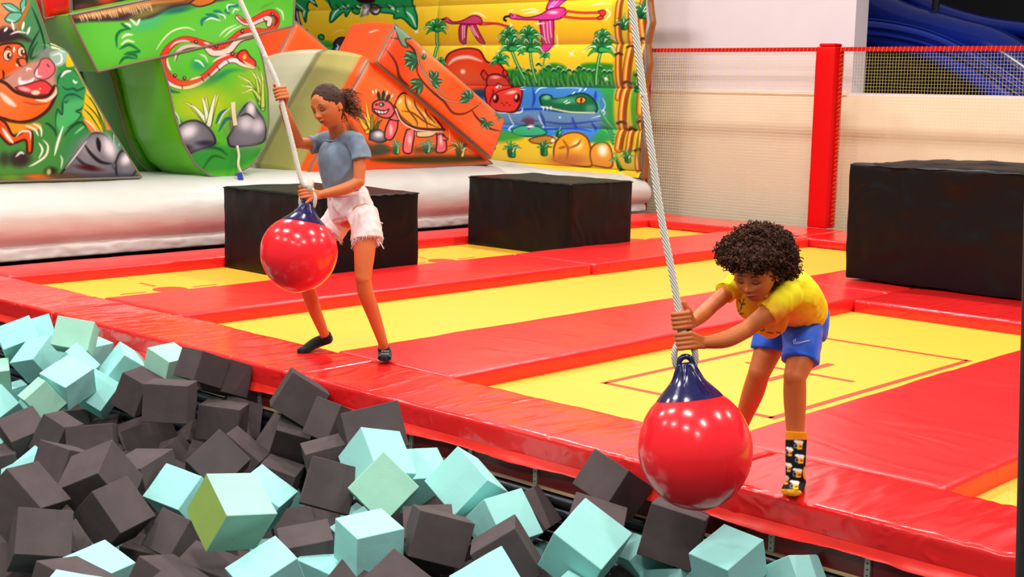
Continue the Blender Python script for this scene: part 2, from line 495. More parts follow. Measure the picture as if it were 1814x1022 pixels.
# ------------------------------------------------------------------ black post close to the viewer
t = empty('guard_post', (-0.735, 1.95, -1.2), 'black upright post cut off by the right edge of the view', 'post')
p0 = far(1800, 1000, 2.0); p1 = far(1815, 360, 2.0)
b = MB(); b.tube([(p0[0] + .035 + (p0[0]-p1[0])*3, p0[1] + .03 + (p0[1]-p1[1])*3, -1.2), (p0[0] + .035, p0[1] + .03, p0[2]), (p1[0] + .035, p1[1] + .03, p1[2]), (p1[0] + .035, p1[1] + .03, 2.4)], 0.045, 20)
adopt(b.build('upright', M_dark, smooth=True), t)
b = MB(); b.tube([(p0[0] + .06, p0[1] + .05, -1.2), (p0[0] + .06, p0[1] + .05, -1.17)], 0.11, 24); adopt(b.build('base_plate', M_dark, smooth=False), t)

# ------------------------------------------------------------------ room behind the opening: blue slide
M_blue = mat('blue_slide_plastic', (0.003, 0.018, 0.25, 1), 0.2, 0.5, coat=0.2)
M_blue2 = mat('light_blue_slide_plastic', (0.015, 0.045, 0.55, 1), 0.2, 0.5)
t = empty('slide', (-8, 17.3, 0), 'glossy blue curved slide seen through the opening in the back wall', 'slide')
def wpath(L, Y):
    return [ony(x, y, Y + dy) for (x, y, dy) in L]
p = cr(wpath([(1440, -60, 0), (1530, 5, 0), (1600, 40, 0), (1690, 66, 0), (1770, 92, 0), (1870, 160, 0)], 17), 10)
V, Fc = tube_np(p, [(0.34, 0.26)] * len(p), 28); adopt(mesh_np('upper_chute', V, Fc, M_blue), t)
p = cr(wpath([(1400, 62, 0), (1520, 58, 0), (1600, 70, 0), (1680, 98, 0), (1750, 140, 0), (1860, 220, 0)], 16.6), 10)
V, Fc = tube_np(p, [(0.22, 0.2)] * len(p), 28); adopt(mesh_np('lower_chute', V, Fc, M_blue2), t)
for off in (0, 13, 26):
    p = cr(wpath([(1400, 42 + off, 0), (1520, 34 + off, 0), (1620, 48 + off, 0), (1700, 78 + off, 0), (1770, 120 + off, 0), (1860, 180 + off, 0)], 16.35), 10)
    V, Fc = tube_np(p, 0.018, 10); adopt(mesh_np('chute_rib', V, Fc, M_blue), t)
p = cr(wpath([(1560, -50, 0), (1640, 10, 0), (1740, 44, 0), (1860, 60, 0)], 17.6), 10)
V, Fc = tube_np(p, [(0.22, 0.12)] * len(p), 28); adopt(mesh_np('side_wall', V, Fc, M_blue), t)
b = MB(); b.tube([(-8.6, 17.4, -0.45), (-8.6, 17.4, 3.2)], 0.05, 12); b.tube([(-7.0, 17.4, -0.45), (-7.0, 17.4, 3.0)], 0.05, 12); adopt(b.build('support', M_dark), t)

# ================================================================== FOAM PIT
M_foam_dark = mat('dark_grey_foam', (0.088, 0.068, 0.070, 1), 0.95, 0.15, var=(9, 0.10), bump=('noise', (160, 160, 160), 0.25, 0.003))
M_foam_teal = mat('teal_foam', (0.33, 0.70, 0.665, 1), 0.9, 0.2, var=(6, 0.02), bump=('noise', (160, 160, 160), 0.2, 0.003))
M_foam_green = mat('faded_green_foam', (0.36, 0.68, 0.53, 1), 0.9, 0.2, var=(5, 0.06), bump=('noise', (160, 160, 160), 0.2, 0.003))
M_foam_old = mat('yellowed_foam_side', (0.30, 0.44, 0.10, 1), 0.9, 0.2)
rng = random.Random(4)
CUBES = [
('T',(-7.764,3.887,-0.118),(-0.7027,0.3321,-0.6292,-0.0001,0.8843,0.4669,0.7115,0.3282,-0.6213),(0.164,0.217,0.179)),
('T',(-7.834,4.066,-0.129),(-0.5519,-0.4257,0.7171,0.0168,-0.8654,-0.5008,0.8337,-0.2644,0.4847),(0.186,0.179,0.187)),
('G',(-7.106,3.904,-0.012),(-0.1732,-0.6766,0.7157,0.3867,-0.7150,-0.5824,0.9058,0.1759,0.3855),(0.172,0.211,0.191)),
('T',(-7.214,4.069,-0.151),(-0.1803,-0.9674,0.1781,0.9830,-0.1838,-0.0029,0.0355,0.1745,0.9840),(0.162,0.172,0.163)),
('T',(-7.482,3.872,-0.196),(-0.9446,-0.3272,0.0264,-0.2400,0.7433,0.6244,-0.2239,0.5835,-0.7806),(0.204,0.207,0.177)),
('T',(-6.778,3.672,-0.194),(-0.9144,-0.1555,-0.3737,-0.2738,0.9176,0.2882,0.2981,0.3659,-0.8816),(0.200,0.209,0.168)),
('T',(-6.926,3.780,-0.155),(-0.4788,-0.6626,-0.5759,-0.5141,0.7434,-0.4280,0.7117,0.0911,-0.6966),(0.182,0.184,0.184)),
('T',(-6.851,4.065,-0.186),(-0.8955,-0.4024,-0.1900,0.3790,-0.4660,-0.7995,0.2332,-0.7880,0.5698),(0.192,0.200,0.183)),
('G',(-6.393,4.066,-0.093),(-0.9334,-0.1574,-0.3226,-0.1549,0.9874,-0.0334,0.3238,0.0188,-0.9459),(0.184,0.190,0.170)),
('D',(-5.835,3.907,0.005),(-0.9998,-0.0140,-0.0138,-0.0181,0.3812,0.9243,-0.0077,0.9244,-0.3814),(0.180,0.156,0.183)),
('D',(-6.368,3.858,-0.203),(-0.8404,-0.4057,-0.3594,-0.3788,0.9139,-0.1459,0.3877,0.0135,-0.9217),(0.156,0.181,0.199)),
('D',(-5.729,3.649,-0.112),(-0.7391,-0.6730,0.0271,-0.6729,0.7360,-0.0738,0.0298,-0.0728,-0.9969),(0.220,0.200,0.189)),
('D',(-5.671,3.919,-0.247),(-0.7746,-0.6310,-0.0425,-0.6258,0.7744,-0.0928,0.0915,-0.0453,-0.9948),(0.214,0.192,0.175)),
('D',(-5.786,4.075,-0.314),(-0.4567,0.3177,-0.8309,0.4810,0.8739,0.0698,0.7484,-0.3678,-0.5520),(0.206,0.206,0.206)),
('G',(-6.787,3.520,-0.268),(0.1712,0.1959,-0.9656,0.7591,0.5985,0.2560,0.6281,-0.7768,-0.0462),(0.150,0.172,0.166)),
('T',(-7.547,3.682,-0.488),(-0.8820,-0.1909,0.4309,-0.1158,-0.7985,-0.5908,0.4568,-0.5710,0.6821),(0.196,0.154,0.192)),
('G',(-7.710,3.705,-0.321),(-0.8672,-0.4399,0.2335,0.3994,-0.8944,-0.2014,0.2974,-0.0814,0.9513),(0.166,0.171,0.161)),
('T',(-6.792,3.871,-0.296),(-0.7191,-0.0157,-0.6947,-0.5080,0.6940,0.5102,0.4741,0.7198,-0.5071),(0.167,0.189,0.172)),
('D',(-6.679,3.361,-0.431),(-0.9068,0.1796,-0.3814,0.0463,0.9417,0.3333,0.4190,0.2845,-0.8623),(0.201,0.199,0.201)),
('D',(-6.518,3.455,-0.408),(-0.8217,-0.4751,-0.3148,-0.3885,0.8710,-0.3007,0.4171,-0.1247,-0.9003),(0.149,0.177,0.203)),
('D',(-5.880,3.307,-0.303),(-0.5901,-0.7678,0.2495,-0.8051,0.5824,-0.1121,-0.0592,-0.2671,-0.9619),(0.221,0.205,0.185)),
('D',(-7.092,3.917,-0.526),(-0.7282,-0.6770,0.1068,-0.6739,0.7357,0.0678,-0.1245,-0.0226,-0.9920),(0.175,0.189,0.197)),
('D',(-6.340,3.908,-0.457),(-0.8714,-0.3372,0.3562,-0.3026,0.9411,0.1507,-0.3861,0.0236,-0.9222),(0.197,0.195,0.161)),
('D',(-6.193,4.067,-0.513),(-0.6708,-0.6908,-0.2699,0.6299,-0.3385,-0.6990,0.3915,-0.6389,0.6622),(0.183,0.185,0.161)),
('D',(-6.105,3.892,-0.537),(-0.5315,-0.4490,-0.7182,-0.4269,0.8744,-0.2307,0.7316,0.1840,-0.6564),(0.145,0.180,0.179)),
('D',(-5.080,3.480,-0.269),(-0.6323,0.1384,-0.7622,-0.4041,0.7805,0.4770,0.6609,0.6097,-0.4376),(0.200,0.208,0.201)),
('D',(-5.316,3.757,-0.338),(-0.6292,-0.6241,-0.4633,-0.4730,0.7804,-0.4090,0.6168,-0.0382,-0.7862),(0.213,0.194,0.182)),
('T',(-6.886,3.281,-0.544),(-0.5207,-0.8386,0.1602,0.7595,-0.5407,-0.3615,0.3898,-0.0666,0.9185),(0.180,0.241,0.213)),
('T',(-6.199,3.146,-0.544),(-0.6131,-0.7765,0.1455,0.3684,-0.4439,-0.8169,0.6989,-0.4472,0.5582),(0.183,0.211,0.202)),
('D',(-5.689,3.066,-0.322),(-0.9829,-0.1840,-0.0052,-0.1695,0.9154,-0.3651,0.0720,-0.3579,-0.9310),(0.209,0.215,0.164)),
('D',(-4.954,2.814,-0.196),(-0.7900,-0.6059,0.0942,-0.4491,0.6763,0.5839,-0.4175,0.4190,-0.8063),(0.216,0.217,0.220)),
('D',(-4.811,2.794,-0.295),(-0.6373,-0.2072,-0.7422,-0.2280,0.9708,-0.0752,0.7361,0.1213,-0.6659),(0.207,0.191,0.182)),
('D',(-5.150,3.135,-0.275),(-0.9494,-0.3051,0.0742,-0.2850,0.9366,0.2036,-0.1316,0.1722,-0.9762),(0.214,0.221,0.175)),
('T',(-4.914,3.187,-0.331),(-0.9845,-0.0537,-0.1669,-0.1535,0.7240,0.6725,0.0847,0.6877,-0.7210),(0.223,0.175,0.195)),
('G',(-4.149,2.902,-0.151),(-0.8237,0.0647,-0.5633,0.1446,0.9846,-0.0983,0.5483,-0.1625,-0.8204),(0.213,0.220,0.198)),
('D',(-4.761,2.445,-0.313),(-0.5253,0.3801,-0.7613,0.3731,0.9070,0.1954,0.7648,-0.1814,-0.6182),(0.190,0.207,0.191)),
('D',(-4.977,2.490,-0.214),(-0.6919,-0.5408,0.4784,-0.2953,-0.3927,-0.8709,0.6589,-0.7439,0.1120),(0.214,0.210,0.210)),
('D',(-6.660,3.219,-0.551),(-0.9251,-0.3710,0.0807,0.3567,-0.9221,-0.1501,0.1301,-0.1101,0.9854),(0.169,0.147,0.166)),
('D',(-5.992,3.114,-0.534),(-0.9767,0.0553,0.2073,0.1182,0.9451,0.3048,-0.1790,0.3222,-0.9296),(0.170,0.176,0.152)),
('T',(-4.439,2.504,-0.405),(-0.9643,-0.0783,-0.2531,-0.1050,0.9901,0.0935,0.2433,0.1167,-0.9629),(0.193,0.193,0.195)),
('D',(-4.350,2.351,-0.383),(-0.9497,-0.2887,-0.1212,-0.2511,0.9335,-0.2562,0.1871,-0.2128,-0.9590),(0.227,0.203,0.180)),
('T',(-4.219,2.266,-0.376),(-0.7428,-0.6509,-0.1570,-0.6560,0.7544,-0.0236,0.1338,0.0855,-0.9873),(0.172,0.179,0.179)),
('D',(-4.628,2.992,-0.409),(-0.9977,0.0261,-0.0622,-0.0347,0.5919,0.8053,0.0578,0.8056,-0.5896),(0.196,0.171,0.200)),
('D',(-4.163,2.633,-0.403),(-0.8999,-0.3729,-0.2262,-0.2750,0.8876,-0.3694,0.3386,-0.2702,-0.9013),(0.229,0.222,0.186)),
('D',(-4.047,2.558,-0.404),(-0.9700,0.0484,-0.2383,-0.0705,0.8820,0.4659,0.2327,0.4687,-0.8521),(0.166,0.157,0.167)),
('D',(-4.279,2.863,-0.457),(-0.7564,-0.5903,-0.2818,-0.5725,0.8058,-0.1515,0.3165,0.0468,-0.9475),(0.205,0.206,0.207)),
('T',(-3.904,2.885,-0.345),(-0.9600,0.2236,-0.1683,0.1239,0.8789,0.4607,0.2509,0.4214,-0.8715),(0.168,0.218,0.167)),
('T',(-4.002,3.268,-0.484),(-0.9722,-0.1653,-0.1660,-0.1838,0.9775,0.1031,0.1453,0.1308,-0.9807),(0.216,0.191,0.212)),
('D',(-3.815,3.224,-0.466),(-0.9949,0.0597,-0.0815,-0.0079,0.7584,0.6518,0.1007,0.6491,-0.7540),(0.167,0.154,0.168)),
('D',(-3.543,3.195,-0.385),(-0.8914,0.0120,-0.4531,-0.1987,0.8881,0.4145,0.4074,0.4595,-0.7893),(0.191,0.190,0.192)),
('T',(-3.828,3.311,-0.290),(-0.9629,0.2389,-0.1255,0.2306,0.9700,0.0777,0.1403,0.0459,-0.9890),(0.195,0.201,0.169)),
('D',(-3.693,3.546,-0.284),(-0.8138,0.5808,-0.0194,0.5535,0.7644,-0.3306,-0.1772,-0.2798,-0.9436),(0.204,0.222,0.181)),
('D',(-3.822,3.622,-0.349),(-0.7063,0.6631,-0.2477,0.6039,0.7470,0.2780,0.3693,0.0467,-0.9281),(0.199,0.200,0.200)),
('T',(-3.662,3.890,-0.310),(-0.6388,0.1318,-0.7580,0.0282,0.9886,0.1481,0.7688,0.0733,-0.6352),(0.206,0.197,0.186)),
('D',(-3.367,3.597,-0.295),(-0.5988,0.4198,0.6821,-0.5964,0.3347,-0.7296,-0.5345,-0.8437,0.0499),(0.196,0.202,0.203)),
('T',(-3.038,3.194,-0.259),(-0.8672,0.4824,-0.1236,0.3312,0.7441,0.5801,0.3719,0.4621,-0.8051),(0.202,0.207,0.204)),
('T',(-3.906,3.915,-0.204),(-0.8656,-0.4320,0.2530,0.0163,-0.5294,-0.8482,0.5004,-0.7301,0.4653),(0.216,0.204,0.209)),
('T',(-4.247,3.716,-0.145),(-0.7506,-0.6454,-0.1420,0.2577,-0.0881,-0.9622,0.6085,-0.7588,0.2324),(0.235,0.202,0.205)),
('G',(-4.087,3.612,-0.194),(-0.6578,0.2757,-0.7009,-0.3720,0.6903,0.6206,0.6549,0.6690,-0.3515),(0.206,0.207,0.205)),
('T',(-4.318,4.026,-0.288),(-0.8267,0.3701,-0.4238,0.3512,0.9279,0.1253,0.4396,-0.0452,-0.8970),(0.201,0.202,0.201)),
('D',(-4.408,3.825,-0.054),(-0.4160,0.4816,-0.7713,0.0380,0.8567,0.5144,0.9085,0.1847,-0.3747),(0.205,0.257,0.222)),
('D',(-4.969,4.047,-0.147),(-0.9483,0.0559,-0.3123,-0.2568,0.4426,0.8592,0.1863,0.8950,-0.4054),(0.147,0.187,0.174)),
('D',(-5.188,4.032,-0.062),(0.5194,-0.2627,-0.8132,0.6581,-0.4841,0.5767,-0.5451,-0.8347,-0.0786),(0.211,0.199,0.200)),
('D',(-5.335,4.063,-0.318),(-0.9709,0.1597,0.1783,0.2382,0.5687,0.7873,0.0244,0.8069,-0.5902),(0.194,0.191,0.195)),
('D',(-5.196,4.001,-0.238),(0.6231,-0.5693,-0.5364,0.7259,0.1653,0.6677,-0.2914,-0.8054,0.5162),(0.170,0.178,0.179)),
('D',(-5.136,3.860,-0.444),(-0.7560,-0.6054,-0.2491,-0.5852,0.7955,-0.1573,0.2933,0.0268,-0.9556),(0.181,0.187,0.187)),
('D',(-4.526,3.697,-0.198),(-0.8502,0.5110,0.1265,0.5261,0.8332,0.1705,-0.0183,0.2115,-0.9772),(0.208,0.219,0.207)),
('D',(-4.389,3.572,-0.240),(-0.0807,0.6322,-0.7706,0.4079,0.7264,0.5532,0.9094,-0.2697,-0.3165),(0.202,0.211,0.205)),
('T',(-4.597,3.359,-0.315),(-0.7160,-0.4780,-0.5088,-0.4323,0.8759,-0.2145,0.5482,0.0664,-0.8337),(0.198,0.198,0.199)),
('D',(-5.523,4.035,-0.733),(-0.6306,-0.6802,-0.3737,-0.6105,0.7321,-0.3024,0.4793,0.0375,-0.8769),(0.145,0.188,0.187)),
('D',(-5.188,4.040,-0.699),(-0.8698,0.4781,-0.1223,0.4606,0.6976,-0.5488,-0.1770,-0.5337,-0.8269),(0.189,0.161,0.160)),
('D',(-4.145,3.265,-0.419),(-0.8421,0.5393,-0.0046,0.5305,0.8298,0.1732,0.0972,0.1434,-0.9849),(0.207,0.208,0.208)),
('T',(-4.800,4.041,-0.649),(-0.7663,-0.4720,-0.4360,-0.4136,0.8816,-0.2275,0.4917,0.0060,-0.8707),(0.133,0.191,0.191)),
('D',(-5.371,4.033,-0.929),(-0.9757,0.2133,0.0506,0.1942,0.7340,0.6508,0.1017,0.6448,-0.7576),(0.189,0.142,0.188)),
('D',(-3.240,4.066,-0.084),(-0.9685,-0.2473,0.0303,0.1049,-0.5152,-0.8506,0.2260,-0.8206,0.5249),(0.200,0.165,0.195)),
('D',(-3.157,3.844,-0.217),(-0.5172,0.7739,-0.3654,0.8123,0.5784,0.0751,0.2695,-0.2579,-0.9278),(0.204,0.207,0.204)),
('T',(-3.069,3.699,-0.215),(-0.8109,-0.0956,-0.5773,-0.2973,0.9171,0.2657,0.5040,0.3871,-0.7721),(0.216,0.218,0.217)),
('D',(-3.698,4.064,-0.328),(-0.6212,-0.3602,-0.6960,-0.1918,0.9310,-0.3106,0.7598,-0.0594,-0.6475),(0.181,0.189,0.189)),
('D',(-2.909,4.031,-0.193),(-0.8709,-0.4780,-0.1142,-0.4394,0.8614,-0.2548,0.2201,-0.1717,-0.9602),(0.210,0.204,0.200)),
('T',(-2.548,3.859,-0.173),(-0.9945,0.0898,-0.0537,0.0654,0.9342,0.3508,0.0817,0.3454,-0.9349),(0.173,0.201,0.149)),
('T',(-2.425,4.064,-0.276),(-0.8232,-0.0215,0.5673,-0.1479,0.9729,-0.1777,-0.5481,-0.2301,-0.8041),(0.199,0.213,0.160)),
('T',(-2.881,4.030,-0.410),(-0.9536,0.1427,0.2649,0.0490,0.9423,-0.3313,-0.2969,-0.3030,-0.9056),(0.213,0.213,0.141)),
('D',(-3.113,4.042,-0.478),(-0.9343,-0.1889,-0.3024,-0.1904,0.9814,-0.0248,0.3015,0.0344,-0.9529),(0.139,0.185,0.191)),
('T',(-3.005,3.527,-0.366),(-0.8929,-0.2973,-0.3383,-0.2976,0.9533,-0.0522,0.3380,0.0541,-0.9396),(0.116,0.165,0.167)),
('D',(-4.213,4.040,-0.456),(-0.9350,0.3029,0.1843,0.3481,0.6855,0.6394,0.0673,0.6621,-0.7464),(0.189,0.142,0.188)),
('T',(-3.660,4.045,-0.533),(-0.6443,-0.3794,-0.6640,-0.1723,0.9179,-0.3574,0.7451,-0.1158,-0.6568),(0.125,0.194,0.194)),
('T',(-3.057,4.047,-0.360),(-0.8831,0.2797,0.3768,0.4383,0.7784,0.4493,-0.1676,0.5619,-0.8100),(0.189,0.128,0.194)),
('D',(-2.780,4.048,-0.428),(-0.8449,-0.2142,-0.4902,-0.1798,0.9767,-0.1170,0.5039,-0.0107,-0.8637),(0.122,0.195,0.196)),
('D',(-5.855,4.067,-0.074),(-0.1312,-0.1018,-0.9861,0.3408,0.9295,-0.1413,0.9310,-0.3546,-0.0873),(0.175,0.184,0.185))]
def foam_mesh(name, d, m_):
    bm = bmesh.new(); bmesh.ops.create_cube(bm, size=1)
    for v in bm.verts: v.co = Vector((v.co.x * d[0], v.co.y * d[1], v.co.z * d[2]))
    bmesh.ops.bevel(bm, geom=list(bm.edges), offset=0.0022, segments=1, affect='EDGES')
    bmesh.ops.subdivide_edges(bm, edges=[e for e in bm.edges if e.calc_length() > 0.05], cuts=3, use_grid_fill=True)
    s = rng.random() * 50
    for v in bm.verts:
        v.co += v.co.normalized() * 0.0025 * noise.noise(v.co * 9 + Vector((s, 0, 0)))
    me = bpy.data.meshes.new(name); bm.to_mesh(me); bm.free(); me.materials.append(m_)
    return me
G_F = {'T': 'teal foam cubes in the pit', 'D': 'dark grey foam cubes in the pit', 'G': 'teal foam cubes in the pit'}
def foam(c, W, Rm, d, label):
    m_ = {'T': M_foam_teal, 'D': M_foam_dark, 'G': M_foam_green}[c]
    o = bpy.data.objects.new('foam_cube', foam_mesh('foam_cube', d, m_)); COL.objects.link(o)
    mw = Matrix.Identity(4)
    for i in range(3):
        for j in range(3): mw[i][j] = Rm[i][j]
        mw[i][3] = W[i]
    o.matrix_world = mw
    return tag(o, label, 'foam cube', G_F[c])
CUBE_LABELS = [
'pale teal foam cube at the left edge, farthest back of the teal heap',
'teal foam cube poking up just left of the greenish block by the left pad',
'greenish teal foam cube upright against the red pad, top of the teal heap',
'small visible end of a teal foam cube behind the greenish upright one',
'large teal foam cube tilted with its dark green underside, left in the teal heap',
'teal foam cube with bright diamond top in the middle of the teal heap',
'teal foam cube showing only its peak below the greenish upright block',
'teal foam cube with sharp peak and dark lower face near the red pad',
'teal foam cube with pale top beside the long dark block at the red pad',
'dark grey foam cube against the pad, left one of the joined dark pair',
'dark grey foam cube peak leaning between the teal heap and an upright dark cube',
'dark grey foam cube standing upright with square front, right of the teal heap',
'dark grey foam cube with light grey sloping top, just right of the upright square one',
'dark grey foam cube half hidden under the pad, below the joined dark pair',
'pale green foam cube with wide green face at the lower left of the teal heap',
'teal foam cube at the left edge, lowest of the teal heap there',
'yellowish green topped foam cube cut by the left edge of the view',
'teal foam cube with bright slanted face at the lower right of the teal heap',
'dark grey foam cube with plain peaked face, left edge below the teal heap',
'dark grey foam cube with a slanted top strip, below the pale green cube',
'dark grey foam cube with square front, just right of the slanted strip one',
'small dark grey foam cube nestled directly under the lowest teal cubes',
'dark grey foam cube with dark left face and lit right face, left of centre heap',
'dark grey foam cube with a lit double face behind the dark diamond shaped one',
'dark grey foam cube tip peeking left of the dark diamond shaped one',
'dark grey foam cube shown as a full diamond face above the large teal cubes',
'dark grey foam cube seen as a narrow lit bar right of the dark diamond',
'teal foam cube peak cut by the left edge halfway down the pit',
'small teal foam cube peak between dark cubes near the left edge',
'dark grey foam cube with thin flat top, left of the big brownish peaked cube',
'large brownish grey foam cube with a high peak, left part of the pit',
'large dark grey foam cube with lit square face, below the big brownish peak',
'dark grey foam cube with pale flat top, left of the first big teal cube',
'big teal foam cube with white looking face, left of the yellowed one',
'largest teal foam cube with one yellowed green side, middle of the pit',
'dark grey foam cube with square upright front in the lower left corner',
'big dark grey foam cube with a long slanting edge at the left border',
'dark grey foam cube corner cut by the left border above the long slanting one',
'dark grey foam cube with sloping lit top beside the small teal peak',
'flat lying teal foam cube with only its top showing at the lower left',
'dark grey foam cube with long top at the bottom left, before the flat teal one',
'teal foam cube tip rising from the bottom edge at the far left',
'dark grey foam cube with one slanted square face, left below the yellowed cube',
'dark grey foam cube with broad lit top at the bottom edge, below the yellowed cube',
'dark grey foam cube tip at the bottom edge left of the yellowed cube',
'dark foam cube face in shade directly under the yellowed green cube',
'teal foam cube with broad bright top at the bottom edge right of the yellowed cube',
'teal foam cube with peaked top at the bottom edge, left of centre',
'dark grey foam cube tip at the bottom edge before the peaked teal one',
'dark grey foam cube corner rising from the bottom edge near the centre',
'teal foam cube with pale flat top and two teal sides, centre of the pit',
'dark grey foam cube with light edges and big front, right of flat topped teal one',
'dark grey foam cube just behind the light edged dark one',
'teal foam cube with bright slanted top, between the tall teal one and a dark angle',
'dark grey foam cube forming an L shaped angle with lit top, right of centre',
'teal foam cube corner at the bottom edge under the L shaped dark one',
'tall teal foam cube with big face tilted by the black tubes, centre right',
'teal foam cube with ridge and bright face just behind the green diamond',
'green teal foam cube standing on its corner as a diamond, centre',
'teal foam cube half hidden between the green diamond and the tall teal one',
'wide dark grey foam cube against the red pad behind the ridged teal one',
'dark grey foam cube with a lit tall left face leaning on the pad',
'dark grey foam cube balanced highest at the red pad below the girl',
'dark grey foam cube with a long slanted face under the highest dark one',
'dark grey foam cube in shade under the leaning lit faced one',
'dark grey foam cube with only its lit top seen above the teal tip, centre left',
'dark grey foam cube with light grey top strip left of the ridged teal one',
'dark grey foam cube with a plain square face left of the green diamond',
'teal foam cube tip with bright slope right behind the yellowed cube',
'small dark grey foam cube corner just right of the yellowed cube',
'dark grey foam cube with a lit edge below the plain square faced one',
'dark grey foam cube with lit flat face left of the flat topped teal one',
'small teal foam cube tip just behind the flat topped teal one',
'small dark grey foam cube tip under the right side of the yellowed cube',
"big dark grey foam cube tilted against the pad left of the boy's ball",
'dark grey foam cube with front face just under the tilted one by the ball',
"big teal foam cube with diamond top and green lower face, left of the boy's ball",
'dark grey foam cube wedge beside the black tubes, centre right',
"dark grey foam cube standing upright right below the boy's ball",
"teal foam cube with pale flat top, right of the dark one under the boy's ball",
'teal foam cube rising in a point, rightmost in the pit',
"teal foam cube ridge at the bottom edge below the boy's ball",
'dark grey foam cube in shade at the bottom below the dark one under the ball',
'teal foam cube tip at the bottom edge below the big diamond topped one',
'dark grey foam cube tip behind the dark pair right of the green diamond',
'small teal foam sliver left of the big diamond topped cube',
'small teal foam sliver right of the big diamond topped cube',
'small dark grey foam cube tip before the pale flat topped one, lower right',
'dark grey foam cube against the pad, right one of the joined dark pair']
for k, (c, W, q, d) in enumerate(CUBES):
    Rm = np.array(q).reshape(3, 3)
    o = foam(c, W, Rm, d, CUBE_LABELS[k])
    if k == 34:                                            # the big teal cube with one yellowed side
        o.data.materials.append(M_foam_old)
        P = np.array([0.0, 0.0, 0.0])
        best = None
        target = (np.array(onx(365, 908, W[0])) - np.array(W)); target /= np.linalg.norm(target)
        ctr_px = proj(np.array([W]))[0]
        sc = []
        for f in o.data.polygons:
            n_ = Rm @ np.array(f.normal); c_ = proj(np.array([np.array(W) + Rm @ np.array(f.center)]))[0]
            sc.append((n_ @ (EYE - np.array(W)), f, n_))
        axes_ = [s_ * Rm[:, a] for a in range(3) for s_ in (-1, 1)]
        vis = [a_ for a_ in axes_ if a_ @ (EYE - np.array(W)) > 0]
        left = min(vis, key=lambda a_: proj(np.array([np.array(W) + a_ * 0.1]))[0][0])
        for s_, f, n_ in sc:
            if n_ @ left > 0.9: f.material_index = 1
# cubes lower in the pit, between and under the ones on top, and past the edges of the view
def rand_rot(r):
    q = np.array([r.gauss(0, 1) for _ in range(4)]); q /= np.linalg.norm(q)
    w, x, y, z = q
    return np.array([[1 - 2 * (y * y + z * z), 2 * (x * y - z * w), 2 * (x * z + y * w)], [2 * (x * y + z * w), 1 - 2 * (x * x + z * z), 2 * (y * z - x * w)], [2 * (x * z - y * w), 2 * (y * z + x * w), 1 - 2 * (x * x + y * y)]])
r2 = random.Random(11)
tops = np.array([c[1] for c in CUBES])
for layer, zc in ((0, -0.62), (1, -0.88)):
    y = 4.03 - 0.02 * layer
    while y > 1.9:
        x = -9.6 + 0.1 * layer
        while x < -1.4:
            p = np.array([x + r2.uniform(-.04, .04), y - abs(r2.uniform(0, .06)), zc + r2.uniform(-.05, .05)])
            px = proj(p[None])[0]
            if -160 < px[0] < 1700 and px[1] < 1230:
                c = 'T' if (px[0] < 240 and px[1] < 760) or r2.random() < .08 else 'D'
                if layer == 0 or r2.random() < .5:
                    foam(c, p, rand_rot(r2), (.2, .2, .2), ('teal' if c == 'T' else 'dark grey') + ' foam cube lying deep in the pit under the top layer')['group'] = 'foam cubes deep in the pit'
            x += 0.245
        y -= 0.245

